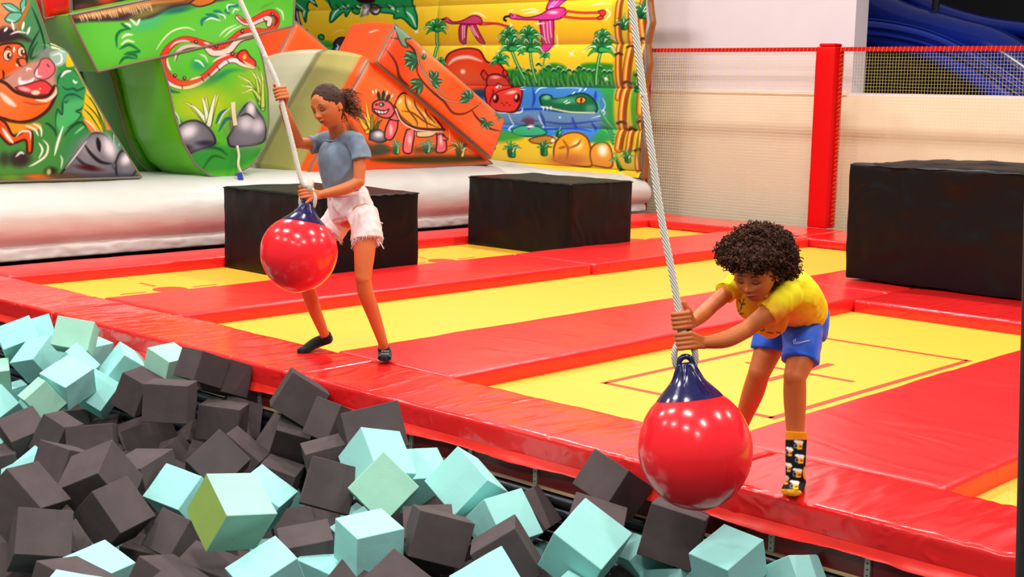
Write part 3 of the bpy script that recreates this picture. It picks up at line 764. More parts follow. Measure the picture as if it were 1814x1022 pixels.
# ================================================================== PAINTED INFLATABLE
class Art:
    """airbrush: paints a colour for every vertex of a panel; positions are read in the panel's own
    picture coordinates (one homography per flat panel)"""
    def __init__(s, P, base):
        s.P = P; s.c = np.tile(np.asarray(base, float), (len(P), 1)); s.at()
    def at(s, ox=0, oy=0, k=1.0): s.o = (ox, oy); s.k = k; return s
    def T(s, pts): return np.asarray(pts, float) / s.k + np.array(s.o)
    def _near(s, Q, m):
        lo = Q.min(0) - m; hi = Q.max(0) + m
        return np.nonzero((s.P[:, 0] > lo[0]) & (s.P[:, 0] < hi[0]) & (s.P[:, 1] > lo[1]) & (s.P[:, 1] < hi[1]))[0]
    @staticmethod
    def _seg(p, Q, closed):
        A = Q; B = np.roll(Q, -1, 0)
        if not closed: A = Q[:-1]; B = Q[1:]
        best = np.full(len(p), 1e9); ti = np.zeros(len(p)); n = len(A)
        for i in range(n):
            d = B[i] - A[i]; L = d @ d + 1e-9
            t = np.clip(((p - A[i]) @ d) / L, 0, 1)
            q = p - A[i] - t[:, None] * d
            dd = np.einsum('ij,ij->i', q, q)
            m_ = dd < best; best[m_] = dd[m_]; ti[m_] = (i + t[m_]) / n
        return np.sqrt(best), ti
    def mix(s, idx, a, col):
        col = np.asarray(col, float); s.c[idx] = s.c[idx] * (1 - a[:, None]) + col * a[:, None]
    def fill(s, pts, col, soft=0.8, smooth=True, col2=None, d=None, alpha=1.0, outline=None, ow=1.2):
        Q = s.T(pts)
        if smooth: Q = cr(Q, 5, True)
        idx = s._near(Q, soft * 2 + 1)
        if len(idx) == 0: return s
        p = s.P[idx]; ds, _ = s._seg(p, Q, True)
        ins = np.zeros(len(p), bool)
        A = Q; B = np.roll(Q, -1, 0)
        for i in range(len(A)):
            (x0, y0), (x1, y1) = A[i], B[i]
            c = (y0 > p[:, 1]) != (y1 > p[:, 1])
            if c.any():
                xi = x0 + (p[:, 1] - y0) / (y1 - y0 + 1e-12) * (x1 - x0)
                ins ^= c & (p[:, 0] < xi)
        sd = np.where(ins, ds, -ds)
        a = np.clip(sd / (2 * soft) + 0.5, 0, 1) * alpha
        if col2 is not None:
            g0, g1 = s.T([d[0], d[1]]); v = g1 - g0
            t = np.clip(((p - g0) @ v) / (v @ v), 0, 1)[:, None]
            C = np.asarray(col, float) * (1 - t) + np.asarray(col2, float) * t
            s.c[idx] = s.c[idx] * (1 - a[:, None]) + C * a[:, None]
        else: s.mix(idx, a, col)
        if outline is not None: s.stroke(list(pts) + [pts[0]], ow, outline, 0.6, False, smooth)
        return s
    def stroke(s, pts, w, col, soft=0.6, taper=True, smooth=True, alpha=1.0):
        Q = s.T(pts)
        if smooth: Q = cr(Q, 5)
        idx = s._near(Q, w + soft * 2)
        if len(idx) == 0: return s
        dd, t = s._seg(s.P[idx], Q, False)
        wt = w * (np.sin(np.clip(t, 0.0, 1) * math.pi) ** 0.6 if taper is True else (1 - t if taper == 'end' else 1.0))
        a = np.clip((wt - dd) / (2 * soft) + 0.5, 0, 1) * alpha
        if taper: a = a * (wt > 0.15 * w)
        s.mix(idx, a, col); return s
    def blob(s, c, r, col, soft=None, ang=0, alpha=1.0):
        c_ = s.T([c])[0]; rx, ry = (np.asarray(r, float) / s.k) if not np.isscalar(r) else (r / s.k, r / s.k)
        m_ = max(rx, ry) * 1.6 + 2
        idx = s._near(np.array([c_]), m_)
        if len(idx) == 0: return s
        q = s.P[idx] - c_; ca, sa = math.cos(ang), math.sin(ang)
        u = (q[:, 0] * ca + q[:, 1] * sa) / rx; v = (-q[:, 0] * sa + q[:, 1] * ca) / ry
        rr = np.sqrt(u * u + v * v)
        if soft is None: a = np.clip((1 - rr) * min(rx, ry) / 1.2 + 0.5, 0, 1)
        else: a = np.clip((1 + soft - rr) / (2 * soft), 0, 1); a = a * a * (3 - 2 * a)
        s.mix(idx, a * alpha, col); return s
    def sparkle(s, x, y, r=10):
        s.blob((x, y), r * .45, (255, 255, 250), 0.8)
        for a in (0.5, 2.1, 3.7, 5.2): s.stroke([(x, y), (x + r * 1.7 * math.cos(a), y + r * 1.7 * math.sin(a))], 0.6, (255, 255, 245), .5, 'end', False, .8)
        return s
    def tuft(s, x, y, h, n, cols, spread=1.0, w=2.0, edge=(10, 60, 30), seed=0):
        r = random.Random(seed); h = h * s.k * 1.3; w = w * 1.25
        for i in range(n):
            t = (i / (n - 1) - 0.5) * 2 if n > 1 else 0
            a = t * 0.9 * spread; L = h * (1 - .25 * abs(t)) * r.uniform(.8, 1.05)
            tip = (x + math.sin(a) * L, y - math.cos(a) * L); mid = (x + math.sin(a * .45) * L * .55, y - math.cos(a * .45) * L * .6)
            s.stroke([(x + t * h * .08, y), mid, tip], w + 0.7, edge, .8, 'end')
            s.stroke([(x + t * h * .08, y), mid, tip], w * 0.7, cols[i % len(cols)], .8, 'end')
            if i % 2 == 0: s.stroke([(x + t * h * .08, y - h * .2), mid, tip], w * .28, (240, 250, 235), .5, 'end')
        return s
    def palm(s, x, y, r, trunk=None, seed=0):
        rr = random.Random(seed); r = r * 1.3
        if trunk: s.stroke([(x, y), trunk], r * .09 + .3, (20, 110, 40), .6, False, False); s.stroke([(x, y), trunk], r * .03 + .1, (150, 220, 150), .4, False, False)
        n = 9
        for i in range(n):
            a = -math.pi * 1.12 + (math.pi * 1.24) * i / (n - 1); L = r * rr.uniform(.85, 1.1)
            m_ = (x + math.cos(a) * L * .55, y + math.sin(a) * L * .6 - r * .12); e = (x + math.cos(a) * L, y + math.sin(a) * L * .75 + r * .30)
            s.stroke([(x, y), m_, e], r * .20 + .4, (8, 84, 44), .7, 'end'); s.stroke([(x, y), m_, e], r * .12 + .2, (48, 160, 70), .6, 'end')
            if i % 2: s.stroke([(x, y), m_, e], r * .025 + .15, (215, 245, 215), .4, True)
        return s
    def rock(s, poly, hi):
        s.fill(poly, (88, 90, 100), 1.5, outline=(24, 26, 34), ow=2.0)
        P_ = np.array(poly, float); c = P_.mean(0)
        s.blob(tuple(c), tuple(np.ptp(P_, axis=0) * .42), (118, 120, 132), .7)
        s.blob(hi[:2], (hi[2], hi[3]), (226, 226, 236), .8, hi[4] if len(hi) > 4 else 0)
        return s
    def lin(s): return s2l(np.clip(s.c, 0, 255))

M_vinylart = mat('painted_inflatable_vinyl', rough=0.27, spec=0.45, attr='paint', bump=('noise', (5, 5, 5), 0.18, 0.03))

def line_pts(L, n):
    """n points evenly along a polyline"""
    L = np.asarray(L, float); d = np.r_[0, np.cumsum(np.linalg.norm(np.diff(L, axis=0), axis=1))]
    t = np.linspace(0, d[-1], n)
    return np.stack([np.interp(t, d, L[:, k]) for k in range(L.shape[1])], 1)

def inflated(name, Lp, Rp, plane, K, depth, bulge, painter, side_painter, nu, nv, root, nd=14, sbulge=0.05, horiz=False, px=True, bands=None):
    """inflated block: a front skin ruled between two outlines on a flat plane, pillowed outwards, plus side skin.
    plane 'x' -> front faces +x at x=K ; plane 'y' -> front faces -y at y=K."""
    f = (lambda p: onx(p[0], p[1], K)) if plane == 'x' else (lambda p: ony(p[0], p[1], K))
    Lw = np.array([f(p) for p in Lp]); Rw = np.array([f(p) for p in Rp])
    Lw = line_pts(Lw, nv); Rw = line_pts(Rw, nv)
    s = np.linspace(0, 1, nu)[:, None, None]
    G = Lw[None] * (1 - s) + Rw[None] * s                     # nu x nv x 3
    N = np.array([1.0, 0, 0]) if plane == 'x' else np.array([0, -1.0, 0])
    S_, T_ = np.meshgrid(np.linspace(0, 1, nu), np.linspace(0, 1, nv), indexing='ij')
    w = (np.clip(1 - (2 * S_ - 1) ** 6, 0, 1) ** .5) * (np.clip(1 - (2 * T_ - 1) ** 6, 0, 1) ** .5)
    flat = G.reshape(-1, 3)
    disp = bulge * w
    if bands is not None: disp = disp + bands(G)
    V = (G + N * disp[..., None]).reshape(-1, 3)
    A = Art(proj(flat), (128, 128, 128)); painter(A, flat)
    hand = np.cross(Rw[nv // 2] - Lw[nv // 2], Lw[-1] - Lw[0]) @ N
    skin = mesh_np('painted_front', V, grid_faces(nu, nv, flip=(hand < 0)), M_vinylart, None, True, A.lin())
    adopt(skin, root)
    # side skin
    step = 2
    loop = [G[0, j] for j in range(0, nv - 1, step)] + [G[i, nv - 1] for i in range(0, nu - 1, step)] + [G[nu - 1, j] for j in range(nv - 1, 0, -step)] + [G[i, 0] for i in range(nu - 1, 0, -step)]
    loop = np.array(loop); c = loop.mean(0); n = len(loop)
    tang = np.roll(loop, -1, 0) - np.roll(loop, 1, 0)
    out = np.cross(tang, N); out /= np.linalg.norm(out, axis=1, keepdims=True) + 1e-9
    if ((loop - c) * out).sum() < 0: out = -out
    rings = []
    for k in range(nd):
        t = k / (nd - 1)
        rings.append(loop - N * depth * t + out * sbulge * math.sin(math.pi * t) ** .7)
    SV = np.array(rings).reshape(-1, 3)
    flat_s = np.array([loop - N * depth * k / (nd - 1) for k in range(nd)]).reshape(-1, 3)
    Fc = []
    for k in range(nd - 1):
        for j in range(n):
            a = k * n + j; b_ = k * n + (j + 1) % n
            Fc.append((a, b_, b_ + n, a + n))
    A = Art(proj(flat_s), (128, 128, 128)); side_painter(A, flat_s)
    o = mesh_np('side_panel', SV, Fc, M_vinylart, None, True, A.lin())
    bm = bmesh.new(); bm.from_mesh(o.data); bmesh.ops.recalc_face_normals(bm, faces=bm.faces); bm.to_mesh(o.data); bm.free()
    adopt(o, root)
    V2, F2 = tube_np(np.vstack([loop, loop[:1]]), 0.011, 6, False)
    adopt(mesh_np('seam_piping', V2, F2, mat('grey_piping', rgb(120, 112, 100), .6)), root)
    return skin

X0 = -10.5
inf = empty('inflatable', (-12.3, 9.0, 0.0), 'large jungle painted inflatable with slide, snake arch, turtle ramp and white base on the left', 'inflatable')

# ------------------------------------------------------------------ monkey panel
def paint_monkey(A, W):
    G = (58, 140, 62)
    A.fill([(-60, -40), (90, -40), (300, 340), (-60, 340)], G, 1, False)
    A.at(0, 0, 5.678)
    A.fill([(-300, -150), (280, -150), (250, 60), (120, 330), (-300, 420)], (247, 150, 84), 12, col2=(190, 130, 100), d=((0, 0), (150, 320)))
    A.fill([(280, -60), (330, 60), (490, 470), (420, 540), (270, 600), (250, 380), (220, 200)], (70, 140, 90), 5)
    for L in ([(390, 290), (330, 390), (280, 500), (265, 600)], [(370, 410), (310, 500), (300, 590), (430, 490), (400, 330)], [(300, 60), (390, 280), (440, 460)]):
        A.stroke(L, 2.2, (20, 66, 44), 1)
    for P_ in ([(0, 40), (100, 40), (200, 120), (170, 130), (70, 110)], [(30, 190), (90, 130), (210, 140), (150, 220), (60, 225)], [(200, 130), (190, 40), (240, -20), (240, 60)]):
        A.fill(P_, (110, 190, 160), 1.5, outline=(30, 100, 80), ow=1.2)
        A.stroke([P_[0], P_[3]], .8, (220, 245, 235), .5)
    A.stroke([(290, 0), (240, 120), (150, 300)], 3, (190, 110, 30), 1.2)
    # hair and face
    A.fill([(-60, 330), (40, 270), (180, 330), (290, 400), (270, 420), (180, 400), (60, 430), (-60, 440)], (52, 34, 40), 4)
    A.stroke([(80, 350), (160, 320), (260, 335)], 1.6, (238, 236, 240), .8)
    for a in ([(100, 215), (125, 310)], [(225, 215), (205, 305)], [(285, 270), (255, 350)], [(20, 320), (60, 275)]):
        A.stroke(a, 2.2, (250, 250, 250), .8, True, False)
    A.fill([(-60, 470), (30, 440), (180, 440), (235, 520), (250, 640), (170, 720), (0, 800), (-60, 800)], (236, 96, 34), 2.5, outline=(70, 24, 14), ow=2)
    A.blob((60, 680), (90, 50), (226, 90, 20), .9)
    for (x, y, rx, ry) in ((60, 555, 42, 52), (195, 520, 34, 46)):
        A.blob((x, y), (rx + 8, ry + 8), (70, 26, 16)); A.blob((x, y), (rx, ry), (240, 206, 180)); A.blob((x + 14, y + 8), (rx * .55, ry * .62), (70, 34, 22)); A.blob((x + 24, y), (8, 12), (255, 255, 255))
    A.stroke([(20, 510), (60, 470), (110, 500)], 1.6, (60, 20, 14), .7); A.stroke([(125, 470), (120, 530)], 2, (255, 240, 225), .8, True, False)
    A.fill([(160, 590), (235, 590), (250, 650), (190, 670)], (222, 110, 60), 1.5, outline=(80, 26, 14), ow=1.3)
    A.stroke([(140, 590), (170, 650), (230, 680)], 1.8, (70, 24, 14), .8); A.stroke([(140, 640), (165, 670)], 2, (250, 200, 160), 1)
    A.stroke([(5, 700), (20, 740), (10, 810)], 1.8, (60, 20, 12), .8)
    # grey snout, nose and open jaw
    A.fill([(20, 800), (150, 700), (330, 610), (520, 600), (560, 760), (540, 900), (400, 960), (200, 930), (60, 860)], (196, 142, 128), 4)
    A.blob((455, 530), (120, 45), (126, 140, 132), .6, -.3)
    A.fill([(480, 540), (620, 500), (680, 560), (620, 650), (540, 660)], (150, 196, 180), 2)
    A.stroke([(500, 560), (590, 540), (600, 620), (540, 650)], 1.8, (244, 248, 250), 1)
    A.fill([(370, 660), (400, 600), (470, 590), (530, 660), (520, 740), (430, 800), (350, 780), (330, 720)], (232, 112, 120), 2, outline=(120, 60, 80), ow=1.2)
    A.stroke([(360, 690), (350, 760), (410, 770)], 2.4, (248, 228, 240), 1); A.stroke([(450, 640), (480, 680)], 1.6, (120, 40, 70), .8)
    A.stroke([(180, 770), (190, 830), (270, 830), (330, 780)], 4.2, (240, 240, 246), 1.2); A.stroke([(250, 720), (260, 690), (310, 700)], 1.6, (240, 240, 246), .8)
    A.fill([(140, 880), (250, 850), (400, 810), (480, 850), (520, 910), (460, 950), (340, 950), (190, 920)], (226, 60, 64), 1.5, outline=(110, 40, 50), ow=1.6)
    A.blob((230, 895), (60, 20), (246, 170, 170), .6, .25); A.blob((340, 930), (44, 24), (244, 210, 180)); A.sparkle(385, 890, 60 / 5.678)
    A.stroke([(60, 840), (160, 930), (380, 975), (520, 950)], 2, (110, 44, 50), .8)
    A.at(0, 160, 5.678)
    A.fill([(-60, -110), (40, -70), (150, 20), (340, 70), (470, 50), (530, -40), (560, 0), (520, 100), (460, 200), (330, 290), (180, 320), (40, 290), (-60, 220)], (240, 122, 62), 2.5, col2=(226, 96, 20), d=((60, 0), (400, 280)), outline=(70, 26, 24), ow=3)
    A.stroke([(330, 95), (450, 100), (540, 30), (545, -40)], 2.8, (250, 226, 216), 1.2); A.stroke([(-20, 20), (60, 100), (150, 165)], 5, (252, 222, 208), 2)
    A.stroke([(200, 110), (330, 140), (460, 130)], 1.6, (170, 70, 40), 1.2)
    # legs and foot
    A.fill([(0, 300), (60, 320), (230, 340), (370, 330), (390, 380), (250, 410), (130, 430), (90, 470)], (244, 148, 32), 2)
    A.fill([(-60, 260), (40, 330), (110, 450), (180, 440), (240, 400), (300, 420), (310, 520), (300, 620), (260, 620), (240, 500), (130, 530), (60, 530), (-60, 380)], (226, 84, 28), 2, outline=(70, 22, 10), ow=2.2)
    A.stroke([(0, 370), (60, 460), (120, 535)], 3, (252, 236, 226), 1); A.stroke([(140, 470), (200, 415), (280, 415), (290, 500)], 2.2, (252, 220, 200), .9)
    for L in ([(230, 350), (330, 390), (370, 460)], [(310, 330), (390, 380), (400, 470)], [(410, 490), (465, 560), (440, 660), (330, 740), (270, 765)], [(370, 520), (410, 600), (370, 690)]):
        A.stroke(L, 1.9, (240, 240, 226), 1)
    A.blob((180, 690), (110, 80), (38, 38, 42), .5); A.stroke([(140, 670), (190, 625), (230, 640)], 2.4, (214, 214, 222), 1.2)
    A.blob((30, 690), (50, 70), (40, 60, 46), .7)
    # foliage
    A.fill([(540, 300), (600, 190), (640, 80), (760, 40), (840, 90), (800, 200), (780, 280), (680, 350), (600, 420)], (70, 184, 106), 3)
    A.stroke([(550, 470), (540, 300), (560, 190), (605, 240), (615, 100), (650, 120), (700, 45), (835, 95), (810, 180), (750, 210), (800, 240), (740, 320), (640, 390)], 2, (16, 78, 50), .9)
    A.fill([(600, 700), (640, 500), (700, 380), (820, 330), (880, 420), (800, 560), (700, 650)], (34, 140, 66), 4)
    A.stroke([(430, 330), (470, 340), (530, 400), (550, 470)], 2.4, (16, 78, 50), 1); A.stroke([(620, 470), (700, 370), (800, 320), (870, 400)], 2.2, (16, 70, 50), 1)
    A.stroke([(530, 660), (565, 520), (620, 350)], 2.4, (226, 244, 232), 1); A.stroke([(600, 790), (610, 700), (590, 650)], 1.6, (214, 236, 210), 1); A.stroke([(730, 440), (790, 390), (830, 360)], 1.6, (150, 220, 160), 1.2)
    A.at(0, 0, 5.678)
    A.fill([(540, 760), (620, 690), (740, 690), (830, 860), (880, 1000), (760, 1000), (600, 1010)], (46, 150, 84), 5)
    for L in ([(560, 860), (570, 780), (640, 710), (720, 690)], [(600, 860), (650, 900), (720, 890), (760, 910), (860, 880), (900, 960)], [(610, 1010), (650, 960), (730, 950), (830, 1000)], [(720, 690), (820, 800), (880, 920)]):
        A.stroke(L, 2, (16, 86, 62), 1)
    A.stroke([(590, 780), (640, 725), (710, 710)], 2.6, (222, 240, 232), 1); A.stroke([(715, 800), (740, 830), (765, 820)], 2, (235, 246, 240), .8)
    A.fill([(680, 520), (740, 560), (755, 650), (650, 665)], (240, 200, 20), 1.2)
    A.fill([(745, 690), (800, 740), (960, 1010), (900, 1020), (840, 860)], (226, 206, 40), 2)
    A.at(0, 160, 5.678)
    A.fill([(850, 20), (900, 10), (1010, 200), (1030, 330), (1000, 460), (900, 360), (810, 240), (820, 160)], (232, 196, 30), 2)
    for L in ([(850, 30), (960, 180), (1030, 440)], [(820, 180), (900, 260), (1010, 430)], [(890, 60), (1000, 260), (1040, 430)], [(830, 120), (950, 240), (1000, 350)]):
        A.stroke(L, 1.3, (50, 90, 30), .8)
    A.fill([(1030, 240), (1130, 390), (1060, 400)], (246, 128, 40), 1.2, False); A.fill([(820, 290), (900, 330), (970, 430), (900, 420)], (242, 130, 50), 2)
    A.stroke([(830, 290), (900, 340), (960, 420)], 1.6, (250, 230, 190), .8)
    A.fill([(1125, 400), (1180, 400), (1240, 520), (1170, 640), (1120, 560)], (40, 150, 96), 2, outline=(16, 90, 60), ow=1.4)
    A.stroke([(1180, 570), (1210, 510), (1250, 530)], 1.6, (220, 240, 230), .8); A.stroke([(1140, 560), (1135, 470), (1150, 410)], 1, (190, 236, 200), .7)
    A.fill([(1250, 560), (1350, 650), (1440, 850), (1380, 900), (1380, 740)], (244, 110, 36), 2)
    # rocks and ground
    A.rock([(600, 840), (760, 620), (870, 480), (930, 430), (1040, 450), (1120, 560), (1160, 680), (1120, 760), (1180, 880), (700, 890)], (1080, 570, 60, 110, -.5))
    A.blob((900, 560), (110, 90), (140, 142, 150), .8, -.6); A.stroke([(830, 540), (900, 640), (1000, 720), (1120, 740)], 3, (28, 30, 36), 1.4)
    A.stroke([(960, 470), (975, 540), (985, 620)], 4, (22, 22, 26), 1.4); A.stroke([(740, 660), (830, 740), (950, 770)], 2.4, (40, 40, 44), 1.5)
    A.stroke([(640, 790), (740, 660), (860, 500)], 1.4, (220, 224, 230), 1.2)
    A.blob((880, 780), (120, 26), (70, 20, 24), .8, .15)
    A.rock([(1150, 720), (1200, 620), (1280, 610), (1350, 700), (1370, 780), (1320, 860), (1180, 870)], (1260, 690, 45, 60, .8))
    A.fill([(-60, 860), (500, 840), (1450, 850), (1450, 960), (-60, 960)], (52, 58, 74), 5, False)
    A.blob((380, 870), (150, 30), (206, 104, 26), .7); A.blob((100, 880), (120, 34), (90, 150, 30), .7); A.blob((500, 810), (60, 40), (30, 30, 28), .7); A.blob((480, 820), (22, 34), (170, 190, 130), .6)
    A.blob((640, 860), (170, 20), (90, 60, 40), .7)
    A.at(); A.stroke([(60, -20), (62, 0), (88, 84)], 1.5, (70, 90, 60), 1, False); A.stroke([(90, 84), (112, 87), (124, 95), (152, 150), (202, 235), (250, 312)], 2.2, (206, 214, 140), 1, False)
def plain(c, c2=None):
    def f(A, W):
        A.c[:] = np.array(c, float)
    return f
inflated('monkey', [(-40, -30), (-40, 322)], [(58, -30), (62, 0), (88, 80), (106, 86), (120, 93), (150, 150), (200, 235), (250, 314)], 'x', X0, 0.45, 0.03, paint_monkey, plain((206, 212, 130)), 210, 250, inf)

# ------------------------------------------------------------------ green snake arch
SNAKE = [(262, 40), (256, 34)]
def snake(A):
    A.at(250, 0, 5.11)
    body = [(850, 125), (900, 180), (960, 195), (1040, 160), (1120, 120), (1190, 115), (1225, 170), (1205, 240), (1130, 285), (1050, 275), (950, 275), (880, 300), (800, 370), (720, 420), (650, 420), (560, 390), (460, 360), (370, 355), (280, 400), (215, 470), (190, 560), (215, 650), (280, 720), (360, 755), (450, 740), (560, 690), (640, 620), (720, 540), (810, 500), (900, 500)]
    bel = [(870, 160), (930, 205), (1000, 210), (1060, 185), (1120, 165), (1160, 175), (1150, 220)]
    A.blob((1120, 200), (150, 90), (150, 190, 90), .4, 0, .5)
    A.stroke(bel, 5.2, (60, 14, 26), .7, False); A.stroke(bel, 4.0, (226, 214, 210), .7, False)
    A.stroke([(600, 440), (640, 480), (720, 480), (800, 450), (850, 390), (900, 350), (1000, 320)], 6.2, (60, 14, 26), .7, False)
    A.stroke([(600, 440), (640, 478), (720, 478), (800, 446), (850, 386), (900, 345), (1000, 315)], 5.0, (226, 214, 206), .7, False)
    A.stroke([(560, 430), (460, 420), (380, 435), (320, 480), (305, 560)], 4.6, (60, 14, 26), .7); A.stroke([(560, 425), (460, 415), (380, 430), (320, 475), (300, 560)], 3.6, (214, 200, 200), .7)
    low = [(165, 600), (190, 690), (270, 760), (370, 790), (470, 775), (580, 715), (680, 620), (760, 560), (840, 545), (920, 585), (1010, 605)]
    A.stroke(low, 5.0, (60, 14, 26), .7, False); A.stroke(low, 3.9, (236, 230, 228), .7, False)
    wd = np.array([1, 3, 5, 6, 7, 7.5, 7.5, 7.5, 7, 6, 6, 6, 6, 6.5, 7, 7, 7, 7, 8, 8.5, 8.5, 8, 8, 7.5, 7, 6.5, 6, 6, 6, 6])
    Q = cr(body, 3); ww = np.interp(np.linspace(0, 1, len(Q)), np.linspace(0, 1, len(wd)), wd)
    for (k_, c_, f_) in ((1.15, (60, 12, 22), 0), (.98, (222, 60, 44), 0), ):
        for i in range(len(Q) - 1): A.stroke([Q[i], Q[i + 1]], ww[i] * k_ * .62, c_, .6, False, False)
    for L in ([(250, 440), (300, 390), (370, 370), (440, 375)], [(230, 520), (240, 590), (270, 640)], [(640, 560), (720, 515), (800, 490)], [(430, 725), (540, 690)], [(560, 385), (620, 400)]):
        A.stroke(L, 1.7, (255, 226, 220), .9)
    A.stroke([(1190, 130), (1225, 180), (1200, 245)], 2.6, (120, 20, 26), 1.4)
    for (x, y) in ((490, 380), (820, 490), (385, 708), (675, 420), (300, 685), (910, 285), (1180, 130)):
        A.blob((x, y), (18, 18), (70, 16, 26)); A.blob((x + 2, y - 3), (7, 6), (236, 190, 180))
    for L in ([(600, 670), (625, 700)], [(540, 705), (560, 735)], [(680, 605), (705, 635)], [(770, 545), (790, 570)], [(360, 770), (370, 800)], [(1100, 170), (1130, 215)]):
        A.stroke(L, .9, (60, 14, 26), .5, False, False)
    A.fill([(860, 510), (890, 465), (940, 455), (980, 510), (1030, 560), (1020, 600), (950, 580), (890, 550)], (226, 56, 50), 1, outline=(90, 16, 24), ow=1.2)
    A.blob((930, 515), (16, 24), (250, 200, 40), .3, .2); A.stroke([(915, 550), (960, 580), (1020, 605)], 1.3, (245, 240, 236), .6)
    A.stroke([(1035, 580), (1060, 620), (1070, 650)], .9, (120, 20, 40), .5)
    for L in ([(125, 460), (190, 360), (280, 280), (400, 250), (490, 280)], [(700, 330), (760, 270), (860, 220)], [(740, 340), (820, 270), (910, 230)], [(1210, 70), (1270, 110), (1285, 190)], [(120, 560), (110, 640), (130, 700)]):
        A.stroke(L, 1.4, (226, 246, 214), 1)
def green_art(A, W):
    A.at(); A.c[:] = (78, 186, 44)
    t = np.clip((A.P[:, 1] - 0) / 320, 0, 1)[:, None]
    A.blob((420, 60), (160, 60), (96, 204, 66), .9); A.blob((200, 60), (50, 50), (92, 204, 66), .9)
    A.at(250, 0, 5.11)
    A.blob((60, 190), (160, 70), (70, 190, 120), .8, -.4)
    A.fill([(-700, 220), (-600, 90), (-100, -60), (900, -200), (900, -40), (640, 20), (430, 50), (250, 90), (60, 170), (-200, 190), (-500, 200)], (58, 44, 52), 2.5)
    A.fill([(-620, 130), (-100, -30), (500, -160), (860, -60), (640, 5), (480, 60), (420, 30), (100, 60), (-150, 130), (-500, 170)], (132, 78, 34), 2.5)
    A.stroke([(-600, 160), (-300, 110), (0, 40), (400, 0)], 3, (196, 130, 50), 2); A.fill([(430, 30), (540, -40), (660, -40), (650, 20), (520, 60)], (200, 112, 40), 1.5, outline=(60, 30, 30), ow=1.3)
    A.blob((60, 110), (180, 34), (120, 120, 60), .7, -.35); A.blob((330, 90), (130, 26), (30, 110, 100), .8, -.2)
    r = random.Random(3)
    for i in range(34):
        x = -560 + i * 19 + r.uniform(-5, 5); y = 130 - (x + 560) * .17
        A.stroke([(x, y), (x + 24, y + r.uniform(40, 90))], 1.1, (236, 222, 180), .8, True, False, .8)
    for L in ([(1200, 20), (1100, 60), (1090, 90)], ): A.stroke(L, 1.6, (90, 130, 70), 2, True, True, .6)
    for (P_, w_) in (([(540, 240), (550, 180), (620, 150)], 3), ([(570, 130), (640, 140), (700, 170)], 3.4), ([(640, 100), (700, 110), (750, 160)], 3.4), ([(780, 90), (800, 50), (850, 50), (880, 60)], 3.4), ([(800, 130), (760, 100), (800, 60)], 2.6)):
        A.stroke(P_, w_, (24, 130, 110), 1.4)
    for P_ in ([(570, 190), (630, 165), (715, 190)], [(680, 120), (740, 140), (760, 175)], [(780, 110), (775, 50), (850, 38)], [(820, 130), (840, 85), (885, 92)]):
        A.stroke(P_, 1.5, (222, 246, 240), .8)
    A.at(0, 0, 5.678)
    for L in ([(1170, 490), (1165, 370), (1210, 310), (1300, 290)], [(1190, 500), (1290, 450), (1400, 510)], [(1250, 530), (1380, 520), (1400, 500)], [(1190, 650), (1250, 580), (1380, 590)], [(1230, 545), (1340, 550), (1380, 580)], [(1205, 230), (1260, 270), (1310, 300)]):
        A.stroke(L, 2.6, (14, 112, 60), 1.2)
    for L in ([(1215, 390), (1260, 350), (1335, 350)], [(1205, 455), (1270, 410), (1350, 425)], [(1245, 235), (1290, 250), (1310, 275)], [(1295, 190), (1335, 220), (1370, 260)], [(1370, 260), (1385, 220), (1400, 185)]):
        A.stroke(L, 2.2, (218, 248, 214), 1)
    snake(A)
    A.at(250, 0, 5.11)
    A.fill([(480, 540), (560, 560), (600, 600), (520, 640), (450, 600)], (36, 160, 96), 6); A.stroke([(470, 545), (520, 555), (570, 610)], 1.8, (226, 244, 226), .9); A.stroke([(520, 490), (570, 510), (600, 570)], 1.5, (200, 236, 200), .9)
    A.blob((640, 720), (120, 40), (30, 130, 70), .8, -.5, .7)
    A.stroke([(520, 790), (660, 720), (800, 640), (960, 640)], 3.4, (30, 140, 80), 2.5, True, True, .8)
    # lower scene, from the wide crop
    A.at(0, 0, 2.13)
    A.blob((770, 400), (120, 70), (176, 206, 30), .8); A.blob((945, 320), (60, 60), (170, 200, 40), .8, 0, .7)
    for (x, tips) in ((785, [(675, 385), (700, 400), (770, 350), (755, 360), (830, 340), (815, 350)]), ):
        for i, tp in enumerate(tips):
            m_ = ((x + tp[0]) / 2 + (tp[0] - x) * .12, (455 + tp[1]) / 2 - 22)
            A.stroke([(x, 470), m_, tp], 5.6, (16, 80, 34), .8, 'end'); A.stroke([(x, 470), m_, tp], 4.2, (216, 222, 96) if i % 2 == 0 else (240, 246, 210), .8, 'end')
    for i, (a, tp) in enumerate([((985, 400), (885, 280)), ((985, 400), (900, 320)), ((980, 390), (940, 260)), ((990, 410), (962, 270)), ((985, 380), (900, 355)), ((990, 400), (980, 260))]):
        m_ = ((a[0] + tp[0]) / 2 + 4, (a[1] + tp[1]) / 2 - 30)
        A.stroke([a, m_, tp], 4.8, (14, 90, 40), .8, 'end'); A.stroke([a, m_, tp], 3.2, (196, 214, 90), .7, 'end'); A.stroke([m_, tp], .9, (244, 248, 214), .6, 'end')
    for L in ([(610, 300), (640, 340), (680, 350)], [(620, 370), (650, 420), (690, 470)], [(600, 320), (620, 360), (650, 370)]): A.stroke(L, 2.6, (20, 112, 70), 1.4)
    A.stroke([(640, 400), (670, 440), (680, 480)], 1.2, (210, 240, 214), .9)
    for L in ([(810, 470), (830, 430), (860, 410)], [(820, 500), (850, 450), (880, 450)]): A.stroke(L, 3.2, (20, 120, 110), 1); A.stroke([(820, 470), (840, 430), (868, 405)], 1, (220, 240, 240), .7)
    A.fill([(690, 600), (720, 570), (820, 548), (900, 560), (980, 560), (960, 600), (880, 640), (760, 650)], (44, 150, 50), 5)
